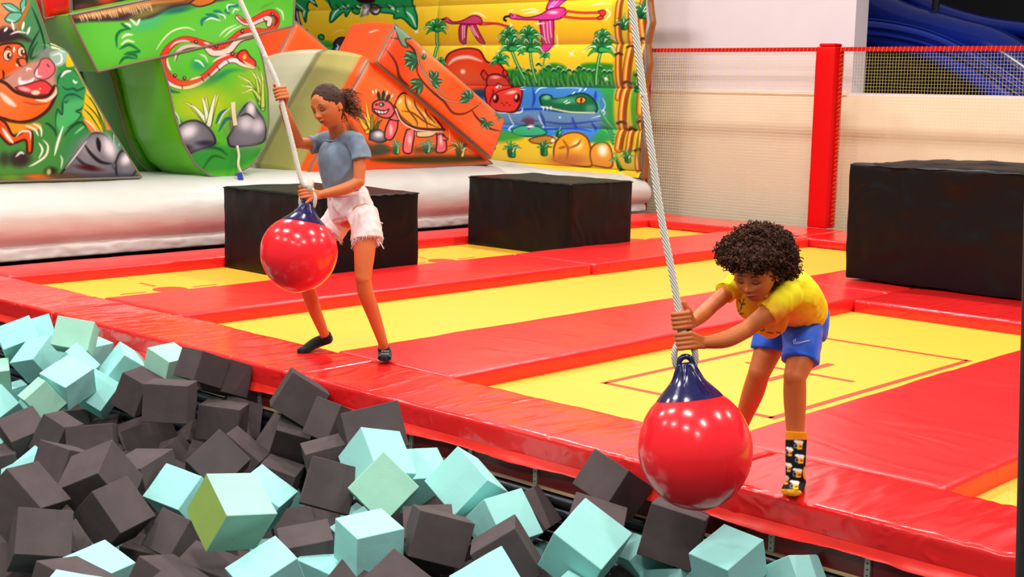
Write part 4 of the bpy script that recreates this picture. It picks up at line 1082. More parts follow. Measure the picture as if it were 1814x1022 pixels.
    A.stroke([(700, 590), (760, 560), (820, 560), (860, 590)], 2.8, (14, 90, 40), 1.6); A.stroke([(760, 640), (800, 590), (850, 600)], 2.4, (16, 100, 40), 1.6)
    A.rock([(664, 540), (662, 500), (690, 465), (740, 456), (790, 490), (808, 540), (750, 562), (690, 580)], (710, 495, 30, 22, -.5))
    A.blob((690, 560), (30, 14), (40, 36, 44), .8); A.blob((775, 540), (34, 10), (40, 40, 60), .8)
    A.rock([(856, 520), (880, 480), (900, 430), (940, 385), (970, 420), (995, 460), (1002, 510), (980, 540), (900, 552), (865, 550)], (945, 410, 15, 26))
    A.blob((925, 465), (26, 24), (205, 205, 216), .8); A.blob((970, 475), (22, 24), (200, 200, 212), .8); A.stroke([(900, 440), (930, 430), (960, 450)], 1.8, (40, 40, 50), 1.2)
    A.at()
rootinf = inf
inflated('beam', [(123, 27), (148, 78), (173, 127)], [(560, -60), (524, -30), (519, 46)], 'x', X0, 0.75, 0.012, green_art, plain((92, 164, 30)), 330, 110, inf, sbulge=0.0)
inflated('leg', [(281, 92), (298, 150), (308, 200), (322, 248), (345, 290), (372, 312)], [(450, 52), (466, 110), (474, 160), (476, 215), (470, 258), (446, 292), (404, 316)], 'x', X0 - 0.012, 0.78, 0.012, green_art, plain((92, 190, 26)), 150, 200, inf, sbulge=0.06)
_gx = X0 - 0.82
def on_leg2(p):
    q = onx(p[0], p[1], X0); q2 = q.copy(); q2[0] = _gx; return tuple(proj(q2[None])[0])
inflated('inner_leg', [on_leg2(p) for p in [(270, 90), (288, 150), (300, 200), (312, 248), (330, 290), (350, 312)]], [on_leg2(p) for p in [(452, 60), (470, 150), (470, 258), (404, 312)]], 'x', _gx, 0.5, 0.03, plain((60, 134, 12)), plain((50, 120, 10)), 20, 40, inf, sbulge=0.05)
# red and dark blocks above the beam's left end
inflated('red_block', [(66, -60), (78, 33)], [(120, -60), (124, 24)], 'x', X0 - 0.25, 0.7, 0.04, plain((206, 14, 12)), plain((190, 30, 30)), 16, 16, inf)
inflated('dark_block', [(124, -80), (127, 24)], [(280, -110), (290, -4)], 'x', X0 - 0.45, 0.5, 0.04, lambda A, W: (A.c.__setitem__(slice(None), (46, 24, 30)), A.blob((185, 2), (16, 8), (190, 40, 36), .7), A.blob((150, 14), (20, 7), (120, 40, 36), .7)), plain((40, 20, 22)), 60, 50, inf)

# ------------------------------------------------------------------ turtle ramp
def paint_turtle(A, W):
    A.at(); A.c[:] = (250, 96, 34)
    A.blob((700, 150), (50, 60), (254, 124, 60), .8); A.blob((850, 270), (60, 30), (246, 110, 40), .8); A.blob((700, 290), (160, 20), (240, 84, 22), .8)
    A.at(440, 0, 3.006)
    A.fill([(520, 650), (620, 760), (760, 790), (700, 830), (560, 830), (520, 780)], (60, 54, 34), 6, alpha=.9)
    A.fill([(640, 850), (870, 830), (1200, 830), (1260, 850), (1100, 868), (860, 870)], (44, 50, 22), 4)
    A.fill([(880, 780), (990, 780), (990, 810), (880, 815)], (40, 60, 30), 5, alpha=.7)
    for i, (a, tp, c) in enumerate([((640, 690), (612, 520), (244, 206, 60)), ((620, 700), (570, 560), (240, 190, 60)), ((650, 700), (600, 600), (250, 214, 80)), ((650, 690), (650, 590), (150, 130, 40)), ((660, 700), (690, 600), (180, 120, 40)), ((660, 700), (710, 630), (90, 90, 30)), ((610, 680), (556, 600), (246, 190, 50))]):
        m_ = ((a[0] * .5 + tp[0] * .5) - 6, (a[1] + tp[1]) / 2 - 10)
        A.stroke([a, m_, tp], 5.0, (30, 34, 16), .7, 'end'); A.stroke([a, m_, tp], 3.6, c, .7, 'end')
    A.tuft(775, 812, 26, 6, [(60, 150, 70), (150, 200, 130)], 1.0, 2.0, (10, 70, 40), 1)
    A.tuft(940, 806, 24, 8, [(70, 150, 90), (160, 210, 160)], 1.5, 1.9, (10, 70, 50), 2)
    A.at(); A.tuft(812, 275, 34, 9, [(240, 170, 60), (60, 130, 60), (250, 210, 120)], 1.7, 2.6, (40, 60, 24), 3); A.at(440, 0, 3.006)
    A.rock([(632, 740), (640, 700), (680, 692), (715, 715), (720, 745), (680, 755)], (680, 715, 22, 16))
    A.blob((690, 790), (40, 26), (60, 70, 56), .6)
    O = (50, 16, 16)
    A.fill([(735, 640), (775, 630), (780, 680), (750, 740), (715, 735), (715, 690)], (242, 92, 100), 1, outline=O, ow=1.3)
    A.fill([(830, 690), (870, 690), (860, 780), (850, 815), (812, 805), (815, 740)], (244, 110, 116), 1, outline=O, ow=1.3)
    A.fill([(990, 715), (1030, 720), (1040, 800), (990, 810), (990, 760)], (244, 100, 108), 1, outline=O, ow=1.3)
    A.fill([(1020, 720), (1050, 740), (1020, 745)], (236, 100, 110), 1, outline=O, ow=1.0)
    for (x, y) in ((845, 740), (1012, 745), (745, 690)): A.blob((x, y), (9, 26), (252, 196, 196), .7)
    A.fill([(880, 700), (985, 700), (960, 725), (890, 728)], (226, 206, 150), 1, outline=O, ow=.9)
    A.fill([(740, 570), (780, 590), (800, 635), (760, 640), (720, 615)], (232, 104, 110), 1, outline=O, ow=1.2)
    A.fill([(648, 590), (650, 550), (690, 530), (740, 545), (765, 590), (740, 625), (700, 625), (665, 605)], (228, 98, 106), 1, outline=O, ow=1.4)
    A.fill([(655, 580), (710, 590), (735, 580), (715, 605), (670, 602)], (246, 240, 236), .6, outline=O, ow=1.0)
    for x in (672, 690, 706): A.stroke([(x, 585), (x + 2, 602)], .6, O, .4, False, False)
    A.blob((668, 556), (7, 6), O); A.blob((695, 556), (16, 12), (40, 60, 60)); A.blob((692, 556), (5, 5), (230, 230, 230))
    for L in ([(690, 540), (680, 510), (678, 485)], [(700, 540), (705, 505), (708, 480)], [(715, 545), (730, 520), (738, 500)]): A.stroke(L, 3.2, (24, 54, 44), .6)
    for L in ([(655, 500), (645, 480)], [(668, 495), (664, 472)], [(722, 505), (728, 480)], [(745, 520), (758, 500)]): A.stroke(L, 1.5, (255, 240, 236), .5, True, False)
    A.fill([(765, 560), (790, 510), (820, 495), (870, 520), (930, 570), (985, 630), (1025, 690), (980, 700), (880, 680), (800, 640)], (238, 158, 44), 1.2, outline=O, ow=1.6)
    for (x, y, rx, ry, a_) in ((800, 548, 24, 34, .5), (850, 560, 24, 48, -.35), (890, 590, 22, 46, -.4), (930, 620, 20, 40, -.4), (970, 655, 18, 30, -.5)):
        A.blob((x, y), (rx, ry), (250, 186, 66), .6, a_); A.blob((x - 5, y - 12), (rx * .3, ry * .4), (255, 240, 190), .8, a_)
    for L in ([(770, 560), (800, 620), (860, 665)], [(820, 500), (830, 570), (880, 640), (885, 675)], [(870, 520), (880, 570), (930, 640), (940, 685)], [(925, 570), (940, 610), (985, 660)], [(800, 590), (860, 600), (930, 650), (1000, 680)]): A.stroke(L, 1.5, (120, 50, 20), .8)
    A.stroke([(765, 575), (800, 640), (870, 680), (950, 690), (1028, 690)], 3.0, (70, 24, 24), .8, False); A.stroke([(770, 580), (800, 645), (870, 688), (960, 700), (1020, 700)], 1.3, (244, 196, 180), .7, False)
    A.stroke([(1045, 650), (1060, 700), (1058, 760)], 1.2, (252, 190, 150), .8)
    A.at()
def side_turtle(A, W):
    A.at(); A.c[:] = (178, 160, 96)
    d = (X0 - W[:, 0]) / 1.8
    z = W[:, 2]
    cream = np.array((214, 204, 172.)); tan = np.array((188, 172, 104.))
    k = np.clip((d - 0.42) / 0.02, 0, 1)[:, None]
    A.c = tan * (1 - k) + cream * k
    edge = np.exp(-((d - 0.42) / .012) ** 2)[:, None]; A.c = A.c * (1 - edge) + np.array((30, 28, 20.)) * edge
    k2 = np.clip((0.10 - d) / 0.02 * 1.0 + np.clip((1.6 - z) * .0, 0, 1), 0, 1)[:, None]
    A.c = A.c * (1 - k2) + np.array((250, 92, 34.)) * k2
inflated('turtle_ramp', [(655, 104), (640, 130), (600, 200), (545, 308)], [(663, 106), (700, 140), (765, 195), (872, 290)], 'x', X0 - 0.04, 1.8, 0.04, paint_turtle, side_turtle, 240, 180, inf, sbulge=0.10, nd=40)
def paint_vine(A, W):
    A.at(); A.c[:] = (252, 92, 34)
    A.blob((760, 90), (40, 60), (255, 130, 70), .9, .8); A.blob((700, 110), (30, 60), (240, 70, 24), .9); A.blob((860, 215), (30, 40), (255, 110, 60), .9, .8)
    A.stroke([(663, 110), (765, 195), (868, 282)], 3, (120, 76, 50), 1, False)
    A.at(440, 0, 3.006)
    D = (96, 34, 20); T_ = (190, 110, 70)
    for L in ([(740, 200), (800, 215), (870, 280), (880, 380)], [(715, 250), (765, 330), (790, 410), (850, 465)], [(860, 290), (885, 400), (950, 480), (1020, 540), (1070, 600), (1140, 600), (1230, 540)], [(1165, 580), (1200, 630), (1260, 680), (1340, 700)]):
        A.stroke(L, 2.2, D, .8)
    for L in ([(830, 180), (870, 260), (895, 360), (950, 440), (1000, 510), (1060, 540), (1150, 545), (1250, 570), (1330, 610)], [(870, 240), (915, 380), (1000, 470), (1040, 530)]):
        A.stroke(L, 1.7, (90, 40, 24), .7); A.stroke(L, .7, (246, 190, 150), .5)
    def leaf(cx, cy, r, angs):
        for a in angs:
            e = (cx + r * math.cos(a), cy + r * math.sin(a)); m_ = (cx + r * .5 * math.cos(a + .15), cy + r * .5 * math.sin(a + .15))
            A.stroke([(cx, cy), m_, e], r * .085, (16, 60, 40), .7); A.stroke([(cx, cy), m_, e], r * .055, (46, 120, 76), .6)
            A.stroke([m_, e], .6, (180, 220, 196), .5)
    leaf(875, 315, 72, (2.0, 2.6, 3.2, 3.7)); leaf(910, 320, 36, (4.4, 5.0)); leaf(905, 440, 66, (1.8, 2.5, 3.2)); leaf(960, 425, 56, (4.4, 5.2, 0.1, .9)); leaf(1160, 530, 60, (3.6, 4.2, 4.8, 2.9)); leaf(1250, 650, 44, (1.3, 3.6, 2.4, .2)); leaf(1320, 615, 34, (3.4, .2, 1.4, 5))
    A.fill([(770, 110), (810, 150), (860, 200), (820, 210), (830, 250), (800, 240), (780, 180)], (116, 150, 120), 1.5, outline=(40, 70, 60), ow=1.2)
    A.sparkle(915, 275, 30 / 3); A.sparkle(1175, 470, 18 / 3)
    A.stroke([(765, 115), (735, 210), (670, 320)], 1.6, (140, 110, 90), .8, False); A.at()
inflated('vine_slide_edge', [(700, 43), (682, 78), (665, 111)], [(893, 212), (882, 246), (868, 281)], 'x', X0 + 0.06, 0.68, 0.06, paint_vine, lambda A, W: (A.c.__setitem__(slice(None), (250, 84, 30)), A.stroke([(655, 62), (672, 55)], 1, (255, 230, 210), .8)), 260, 70, inf, sbulge=0.03)
inflated('far_slide_edge', [(523, 38), (508, 68), (490, 104)], [(600, 106), (596, 110), (592, 116)], 'x', X0 - 1.92, 0.6, 0.04, plain((250, 88, 30)), plain((246, 80, 28)), 40, 30, inf)

# ------------------------------------------------------------------ yellow jungle wall
def paint_wall(A, W):
    A.at(); P_ = A.P; A.c[:] = (250, 206, 40)
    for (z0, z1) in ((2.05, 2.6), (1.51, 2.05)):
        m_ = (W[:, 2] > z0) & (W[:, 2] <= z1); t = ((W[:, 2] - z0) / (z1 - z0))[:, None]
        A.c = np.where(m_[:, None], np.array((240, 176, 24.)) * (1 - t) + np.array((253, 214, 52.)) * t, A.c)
    A.at(720, 0, 3.006)
    # sun-red hill
    # water
    A.fill([(350, 450), (1240, 450), (1240, 720), (1000, 760), (900, 745), (500, 720), (380, 690)], (62, 128, 206), 2, False)
    A.fill([(370, 590), (1100, 590), (1050, 660), (900, 690), (520, 660)], (118, 150, 190), 6, alpha=.7)
    for L in ([(680, 460), (700, 520), (690, 575)], [(730, 590), (745, 640), (740, 680)], [(1020, 480), (1025, 540)], [(900, 620), (910, 690)], [(1000, 650), (1020, 700)]): A.stroke(L, 2.4, (30, 66, 176), 1.4)
    for L in ([(520, 600), (700, 580), (860, 600)], [(520, 680), (640, 690), (900, 685), (1000, 700)], [(560, 470), (640, 465)], [(700, 640), (860, 660), (1060, 640)]): A.stroke(L, 1.8, (24, 60, 190), 1.2)
    for L in ([(560, 600), (575, 660), (560, 690), (600, 700)], [(700, 500), (720, 470), (760, 465)], [(930, 490), (940, 470)], [(960, 485), (965, 465)], [(480, 600), (620, 600), (640, 570)], [(1000, 630), (1070, 610), (1070, 590), (1040, 590)], [(800, 470), (880, 465), (950, 470)], [(1060, 520), (1080, 560), (1060, 600)], [(720, 610), (740, 690)]):
        A.stroke(L, 1.3, (226, 240, 252), .8)
    # greenery behind the lake
    A.fill([(540, 380), (640, 370), (700, 400), (780, 340), (860, 350), (900, 400), (960, 340), (1110, 340), (1200, 360), (1240, 400), (1240, 455), (560, 455)], (38, 136, 44), 3)
    r = random.Random(5)
    for i in range(52):
        x = 560 + i * 13; y = 452
        h_ = r.uniform(40, 95)
        A.stroke([(x, y), (x + r.uniform(-10, 10), y - h_ * .6), (x + r.uniform(-26, 26), y - h_)], 2.0, (14, 84, 34) if i % 2 else (70, 170, 66), .8, 'end')
    for i in range(22):
        x = 600 + i * 27; y = r.uniform(345, 395); A.stroke([(x, y), (x + 14, y - 14), (x + 30, y - 4)], 1.1, (196, 230, 190), .7)
        A.stroke([(x, y + 8), (x + 16, y - 5), (x + 34, y + 10)], 2.0, (10, 80, 40), .8)
    # red hill and hippo
    A.fill([(220, 350), (240, 290), (310, 260), (400, 268), (450, 330), (520, 345), (560, 440), (420, 500), (220, 450)], (232, 58, 30), 1.5, outline=(90, 20, 10), ow=1.6)
    A.blob((330, 400), (90, 70), (240, 84, 40), .9); A.stroke([(240, 350), (280, 315), (350, 305), (430, 330)], 3.0, (252, 206, 190), 2); A.blob((320, 382), 12, (255, 220, 200), .8)
    A.blob((405, 500), (50, 26), (20, 60, 90), .7)
    R_ = (226, 50, 40); O = (96, 12, 14)
    A.fill([(415, 395), (430, 375), (450, 400), (460, 420), (430, 425)], R_, 1, outline=O, ow=1.2); A.fill([(530, 390), (540, 372), (555, 385), (548, 410)], R_, 1, outline=O, ow=1.2)
    A.fill([(430, 470), (450, 410), (500, 395), (550, 420), (565, 460), (600, 465), (632, 490), (625, 560), (590, 598), (520, 590), (465, 580), (440, 520)], R_, 1.2, outline=O, ow=1.5)
    A.fill([(470, 520), (500, 490), (560, 470), (610, 465), (632, 500), (620, 560), (585, 595), (500, 590), (465, 560)], (232, 58, 46), 1, outline=O, ow=1.1)
    for (x, y) in ((495, 525), (608, 522)): A.blob((x, y), (17, 24), (90, 10, 14)); A.blob((x - 6, y - 6), (6, 12), (250, 210, 210), .5)
    A.blob((575, 492), (26, 8), (252, 190, 180), .7, -.2); A.blob((490, 412), (24, 8), (250, 170, 160), .8)
    A.blob((498, 462), (14, 8), (250, 240, 236)); A.blob((502, 464), (5, 5), (30, 20, 30)); A.stroke([(480, 450), (500, 444), (520, 455)], 1.1, O, .6); A.stroke([(465, 470), (480, 490), (470, 510)], 1, O, .6)
    for (x, y) in ((540, 560), (555, 548), (530, 550), (570, 560)): A.blob((x, y), 4, O)
    for L in ([(610, 470), (640, 460)], [(615, 475), (650, 478)]): A.stroke(L, .6, (240, 230, 220), .4, True, False)
    # crocodile
    Gd = (28, 104, 66); Go = (8, 44, 34)
    A.fill([(728, 520), (745, 505), (785, 508), (800, 525), (860, 520), (900, 505), (960, 498), (1010, 525), (1035, 570), (1020, 598), (900, 600), (800, 585), (745, 565)], Gd, 1.2, outline=Go, ow=1.3)
    A.blob((880, 535), (70, 16), (70, 160, 110), .7); A.blob((765, 520), (20, 12), (110, 190, 150), .6); A.blob((1000, 575), (26, 18), (70, 150, 110), .7)
    A.blob((948, 533), (30, 20), Go); A.blob((948, 534), (24, 15), (244, 150, 40)); A.blob((950, 534), (5, 13), (20, 10, 10))
    A.stroke([(740, 568), (800, 580), (900, 598), (1020, 600)], 1.5, (206, 220, 180), .7, False)
    for x in (745, 765, 785): A.fill([(x, 566), (x + 10, 568), (x + 4, 592)], (250, 250, 244), .5, False)
    for L in ([(900, 500), (910, 490)], [(860, 545), (875, 535)], [(870, 552), (890, 545)]): A.stroke(L, 1.0, (220, 240, 230), .5, False, False)
    A.sparkle(835, 625, 26 / 3)
    # lily
    A.fill([(575, 690), (620, 670), (700, 672), (760, 700), (740, 720), (650, 725), (590, 712)], (58, 168, 120), 1, outline=(10, 80, 70), ow=1.2)
    for a in np.linspace(-1.3, 1.3, 9): A.stroke([(665, 680), (665 + 30 * math.sin(a), 650 - 18 * math.cos(a)), (665 + 52 * math.sin(a), 672 - 66 * math.cos(a))], 2.6, (110, 50, 90), .7, 'end')
    A.blob((668, 672), (18, 8), (246, 230, 240), .6)
    # shore, rocks, grass
    A.fill([(380, 730), (520, 725), (700, 740), (880, 720), (1000, 770), (1260, 740), (1270, 980), (380, 900)], (246, 200, 36), 3)
    A.fill([(380, 690), (560, 700), (640, 735), (480, 760), (380, 740)], (70, 160, 60), 4)
    A.fill([(670, 745), (700, 732), (770, 722), (815, 745), (780, 765), (700, 762)], (190, 130, 50), 1.2, outline=(110, 60, 20), ow=1.2)
    A.fill([(800, 855), (810, 770), (850, 720), (920, 705), (980, 735), (1002, 800), (1000, 880), (900, 880)], (240, 162, 36), 1.5, outline=(120, 60, 14), ow=1.6)
    A.fill([(1000, 880), (1000, 800), (1040, 758), (1090, 765), (1115, 820), (1100, 890)], (236, 150, 40), 1.5, outline=(120, 60, 14), ow=1.5)
    A.blob((870, 850), (100, 30), (206, 110, 40), .7); A.blob((930, 770), (24, 24), (255, 236, 160), .9); A.blob((1065, 800), (24, 28), (255, 250, 226), .8); A.blob((800, 748), (10, 10), (255, 246, 220), .6)
    for L in ([(850, 740), (880, 790), (870, 850)], [(880, 790), (930, 770), (950, 740)], [(830, 790), (870, 780)]): A.stroke(L, 2, (160, 84, 20), 1.4)
    A.at(); A.tuft(912, 275, 27, 7, [(40, 150, 60), (70, 180, 90)], 1.3, 3, (8, 70, 40), 4); A.tuft(970, 272, 22, 6, [(40, 140, 50)], 1.2, 3, (8, 70, 34), 5); A.tuft(995, 240, 16, 5, [(30, 130, 90)], 1.2, 2, (8, 70, 60), 6)
    A.tuft(1105, 298, 34, 9, [(50, 150, 50), (110, 190, 80)], 1.3, 3.2, (8, 70, 34), 7); A.tuft(880, 262, 16, 5, [(50, 150, 60)], 1.2, 2, (8, 70, 40), 8)
    # green edge and bamboo
    A.at(720, 0, 3.006)
    A.fill([(1010, 470), (1110, 460), (1150, 560), (1150, 720), (1060, 760), (1010, 740), (1080, 620), (1060, 500)], (46, 150, 70), 5)
    for i in range(9): A.stroke([(1120, 770 - i * 8), (1080 - i * 4, 700 - i * 16), (1030 + i * 3, 690 - i * 26)], 2.2, (14, 90, 50) if i % 2 else (90, 190, 110), .9, 'end')
    A.fill([(1125, -10), (1310, -10), (1290, 300), (1275, 700), (1255, 920), (1180, 930), (1130, 760), (1120, 300)], (206, 176, 40), 3)
    A.fill([(1215, 420), (1245, 400), (1250, 640), (1220, 690)], (70, 150, 40), 2)
    def cane(pts, w_, nodes):
        A.stroke(pts, w_ + 1.2, (90, 40, 14), .7, False); A.stroke(pts, w_, (214, 118, 26), .8, False); 
        q = np.array(pts, float); A.stroke(q + np.array([-w_ * .9, 0]), w_ * .22, (252, 206, 110), 1.2, False); A.stroke(q + np.array([w_ * 1.7, 0]), w_ * .45, (140, 66, 16), 1.2, False)
        for (x, y) in nodes: A.stroke([(x - w_ * 3.4, y + 2), (x, y - 6), (x + w_ * 3.4, y + 2)], 2.4, (80, 34, 14), .7, False)
    cane([(1282, -20), (1278, 100), (1282, 215), (1272, 330), (1270, 600)], 7.4, [(1273, 212), (1268, 60), (1262, 400)])
    cane([(1150, -10), (1146, 200), (1150, 340), (1146, 520)], 5, [(1146, 135), (1148, 290)])
    cane([(1225, 120), (1205, 300), (1185, 450), (1165, 650), (1150, 790)], 6.6, [(1187, 442), (1160, 655), (1210, 250)])
    cane([(1215, 60), (1218, 160)], 4, []); cane([(1210, 690), (1205, 780), (1190, 830)], 5, [(1208, 690)]); cane([(1265, 640), (1262, 760), (1245, 900)], 5, [(1264, 650), (1255, 800)])
    A.at(); A.tuft(1145, 30, 34, 7, [(40, 130, 60)], 2.2, 3, (8, 60, 40), 9); A.tuft(1112, 50, 24, 5, [(50, 140, 60)], 1.6, 2.6, (8, 66, 40), 10); A.tuft(1132, 160, 18, 5, [(50, 140, 50)], 1.6, 2.4, (8, 66, 30), 12)
    A.tuft(1118, 285, 22, 5, [(60, 150, 50)], 1.4, 2.4, (8, 66, 30), 13); A.stroke([(1137, 240), (1136, 290)], 1.2, (60, 120, 40), .8)
    # flamingos
    A.at(720, 0, 3.006); O = (110, 10, 60)
    def wing(p, c): A.fill(p, c, 1, outline=O, ow=1.0)
    wing([(730, 100), (800, 95), (800, 200), (770, 270), (720, 278), (735, 200)], (206, 44, 120)); wing([(760, 50), (780, -20), (870, -30), (830, 30), (800, 60)], (226, 60, 170))
    for L in ([(750, 120), (755, 230)], [(770, 120), (770, 230)], [(785, 110), (788, 200)], [(790, 40), (820, -10)], [(775, 50), (795, 0)]): A.stroke(L, 1.0, (250, 190, 220), .6, False, False)
    A.fill([(570, 75), (600, 80), (660, 95), (730, 80), (780, 50), (850, 42), (870, 70), (840, 100), (780, 108), (700, 108), (620, 105), (575, 98)], (220, 60, 150), 1, outline=O, ow=1.1)
    A.blob((590, 86), (14, 12), (236, 90, 160)); A.blob((584, 84), 4, (60, 10, 30)); A.stroke([(565, 88), (545, 92), (540, 105), (550, 112)], 2.0, (40, 16, 30), .6, False)
    for L in ([(860, 60), (960, 70), (1055, 68)], [(850, 90), (950, 100), (1050, 100)]): A.stroke(L, 2.2, (150, 16, 40), .6, False); A.stroke(L, 1.3, (236, 60, 50), .5, False)
    A.fill([(1040, 60), (1070, 55), (1080, 75), (1060, 88)], (232, 50, 50), .8, outline=O, ow=.9); A.fill([(1035, 95), (1055, 85), (1070, 98), (1045, 108)], (226, 60, 40), .8, outline=O, ow=.8)
    A.blob((800, 68), (24, 8), (250, 200, 230), .8)
    wing([(310, 125), (345, 120), (340, 170), (325, 232), (300, 225), (300, 160)], (190, 44, 90)); wing([(350, 125), (380, 120), (410, 180), (428, 230), (400, 225), (370, 170)], (206, 50, 70))
    for L in ([(320, 140), (315, 210)], [(370, 140), (400, 200)], [(330, 140), (326, 200)], [(360, 145), (385, 190)]): A.stroke(L, .9, (250, 190, 200), .6, False, False)
    A.fill([(215, 100), (235, 95), (270, 118), (320, 110), (370, 85), (410, 92), (425, 125), (390, 130), (310, 128), (260, 128), (225, 115)], (212, 60, 110), 1, outline=O, ow=1.0)
    A.blob((232, 104), (14, 11), (226, 80, 110)); A.blob((228, 102), 4, (60, 10, 30)); A.stroke([(215, 104), (200, 110), (202, 130)], 2.0, (50, 16, 24), .6, False)
    for L in ([(410, 122), (500, 125), (560, 140)], [(410, 135), (500, 130), (555, 145)]): A.stroke(L, 1.3, (200, 40, 60), .6, False)
    for L in ([(350, 75), (400, 72), (450, 100)], [(620, 60), (680, 50), (730, 60)], [(640, 75), (690, 66), (730, 72)], [(1075, 45), (1105, 75), (1070, 120)], [(800, 260), (815, 220), (820, 180)], [(710, 285), (770, 290)], [(565, 120), (580, 135), (560, 155)], [(310, 240), (325, 245)], [(410, 240), (425, 245)], [(560, 70), (565, 55)], [(575, 65), (582, 50)], [(700, 130), (760, 125)], [(1000, 30), (1050, 20), (1100, 22)]): A.stroke(L, 1.2, (255, 246, 226), .8)
    # palms
    A.at()
    A.palm(779, 52, 19, (775, 100), 1); A.palm(908, 66, 18, None, 2); A.palm(944, 66, 20, None, 3); A.palm(910, 86, 22, (935, 140), 4); A.palm(944, 88, 20, (955, 146), 5); A.palm(972, 100, 9, (966, 130), 6)
    A.palm(1074, 68, 17, None, 7); A.palm(1070, 88, 24, (1060, 150), 8); A.palm(893, 110, 16, None, 9); A.palm(786, 112, 10, None, 10)
    A.sparkle(1018, 96, 6); A.sparkle(1079, 140, 6); A.sparkle(744, 56, 6)
    A.stroke([(780, 0), (780, 110)], 1.0, (120, 84, 20), 1.2, True, False, .5)
    # palm at the left part
    A.at(500, 0, 6.047)
    A.fill([(110, -80), (420, -80), (380, 0), (400, 70), (330, 20), (290, 100), (290, 240), (230, 130), (120, 60)], (38, 150, 80), 1.5, outline=(10, 84, 50), ow=1.4)
    A.stroke([(180, 30), (240, 100), (265, 190)], 1.6, (220, 245, 226), .8); A.stroke([(330, 0), (390, 40)], 1.4, (220, 245, 226), .8)
    A.stroke([(130, 60), (190, 180), (240, 320)], 4.2, (40, 30, 44), 1, False); A.stroke([(160, 100), (200, 190), (230, 270)], 1.8, (176, 170, 186), 1)
    A.palm(455, 400, 21, None, 11); A.palm(290, 340, 14, None, 12)
    A.fill([(430, 450), (560, 450), (570, 580), (470, 560)], (70, 170, 60), 3)
    A.fill([(520, -80), (1350, -80), (1420, 60), (1480, 180), (1480, 310), (1430, 290), (1330, 200), (1240, 200), (1220, 150), (1080, 130), (1050, 60), (860, 60), (850, 150), (780, 130), (760, 90), (720, 180), (690, 130), (640, 170), (555, 240), (545, 80)], (30, 150, 80), 1.5, outline=(10, 84, 50), ow=1.6)
    for L in ([(560, 230), (600, 120), (660, 80)], [(660, 60), (700, 80), (750, 50)], [(1150, 50), (1200, 90), (1280, 130)], [(1330, 110), (1420, 180), (1480, 300)], [(820, 60), (860, 90)]): A.stroke(L, 1.8, (224, 248, 230), 1)
    for L in ([(600, 40), (640, 120)], [(680, 20), (720, 100)], [(1200, 30), (1260, 150)], [(1300, 40), (1380, 200)], [(1130, 40), (1180, 110)], [(790, 50), (830, 120)]): A.stroke(L, 1.8, (8, 92, 48), 1, True, False)
    A.fill([(880, 40), (960, 40), (960, 160), (870, 190)], (110, 104, 112), 1.4, False); A.blob((915, 110), (22, 50), (220, 218, 226), .8); A.fill([(830, -60), (1030, -60), (1010, 30), (860, 30)], (36, 16, 12), 2)
    A.fill([(970, 60), (1020, 50), (1070, 100), (1060, 150), (1010, 155), (960, 110)], (96, 80, 72), 1.2, outline=(40, 30, 26), ow=1.2); A.stroke([(1000, 120), (1040, 130), (1055, 95)], 1.8, (236, 230, 226), .8)
    A.fill([(560, 600), (570, 480), (640, 410), (720, 410), (740, 460), (700, 560)], (60, 54, 60), 1.5, outline=(24, 20, 26), ow=1.3)
    for L in ([(610, 570), (610, 470)], [(650, 560), (655, 480)], [(700, 470), (680, 540)]): A.stroke(L, 2.2, (226, 222, 230), .8, True, False)
    A.stroke([(580, 380), (640, 330), (730, 330)], .8, (250, 226, 150), .7)
    A.sparkle(395, 95, 8); A.at()
def bands(G):
    z = G[..., 2]; e = np.array([0.3, 0.50, 1.0, 1.51, 2.05, 2.60, 3.1, 3.6]); o = np.zeros_like(z)
    for a, c in zip(e[:-1], e[1:]):
        m_ = (z >= a) & (z < c); t = (z - a) / (c - a)
        o = np.where(m_, 0.075 * np.clip(1 - (2 * t - 1) ** 2, 0, 1) ** .45, o)
    v = np.minimum(np.abs(G[..., 0] + 13.92), 0.25) / .25
    return o * (0.55 + 0.45 * v ** .5)
YW = 13.3
zt = 3.05
def pz(x, y, z): return tuple(proj(np.array([[x, y, z]]))[0])
Rl = [pz(-10.26, YW, zt), pz(-10.29, YW, 2.55), pz(-10.24, YW, 2.3), pz(-10.30, YW, 2.05), pz(-10.26, YW, 1.8), pz(-10.32, YW, 1.51), pz(-10.27, YW, 1.25), pz(-10.31, YW, 1.0), pz(-10.26, YW, .8), pz(-10.29, YW, .42)]
Ll = [pz(-17.6, YW, zt), pz(-17.6, YW, .42)]
inflated('jungle_wall', Ll, Rl, 'y', YW, 0.10, 0.0, paint_wall, plain((150, 84, 24)), 640, 300, inf, sbulge=0.03, bands=bands)

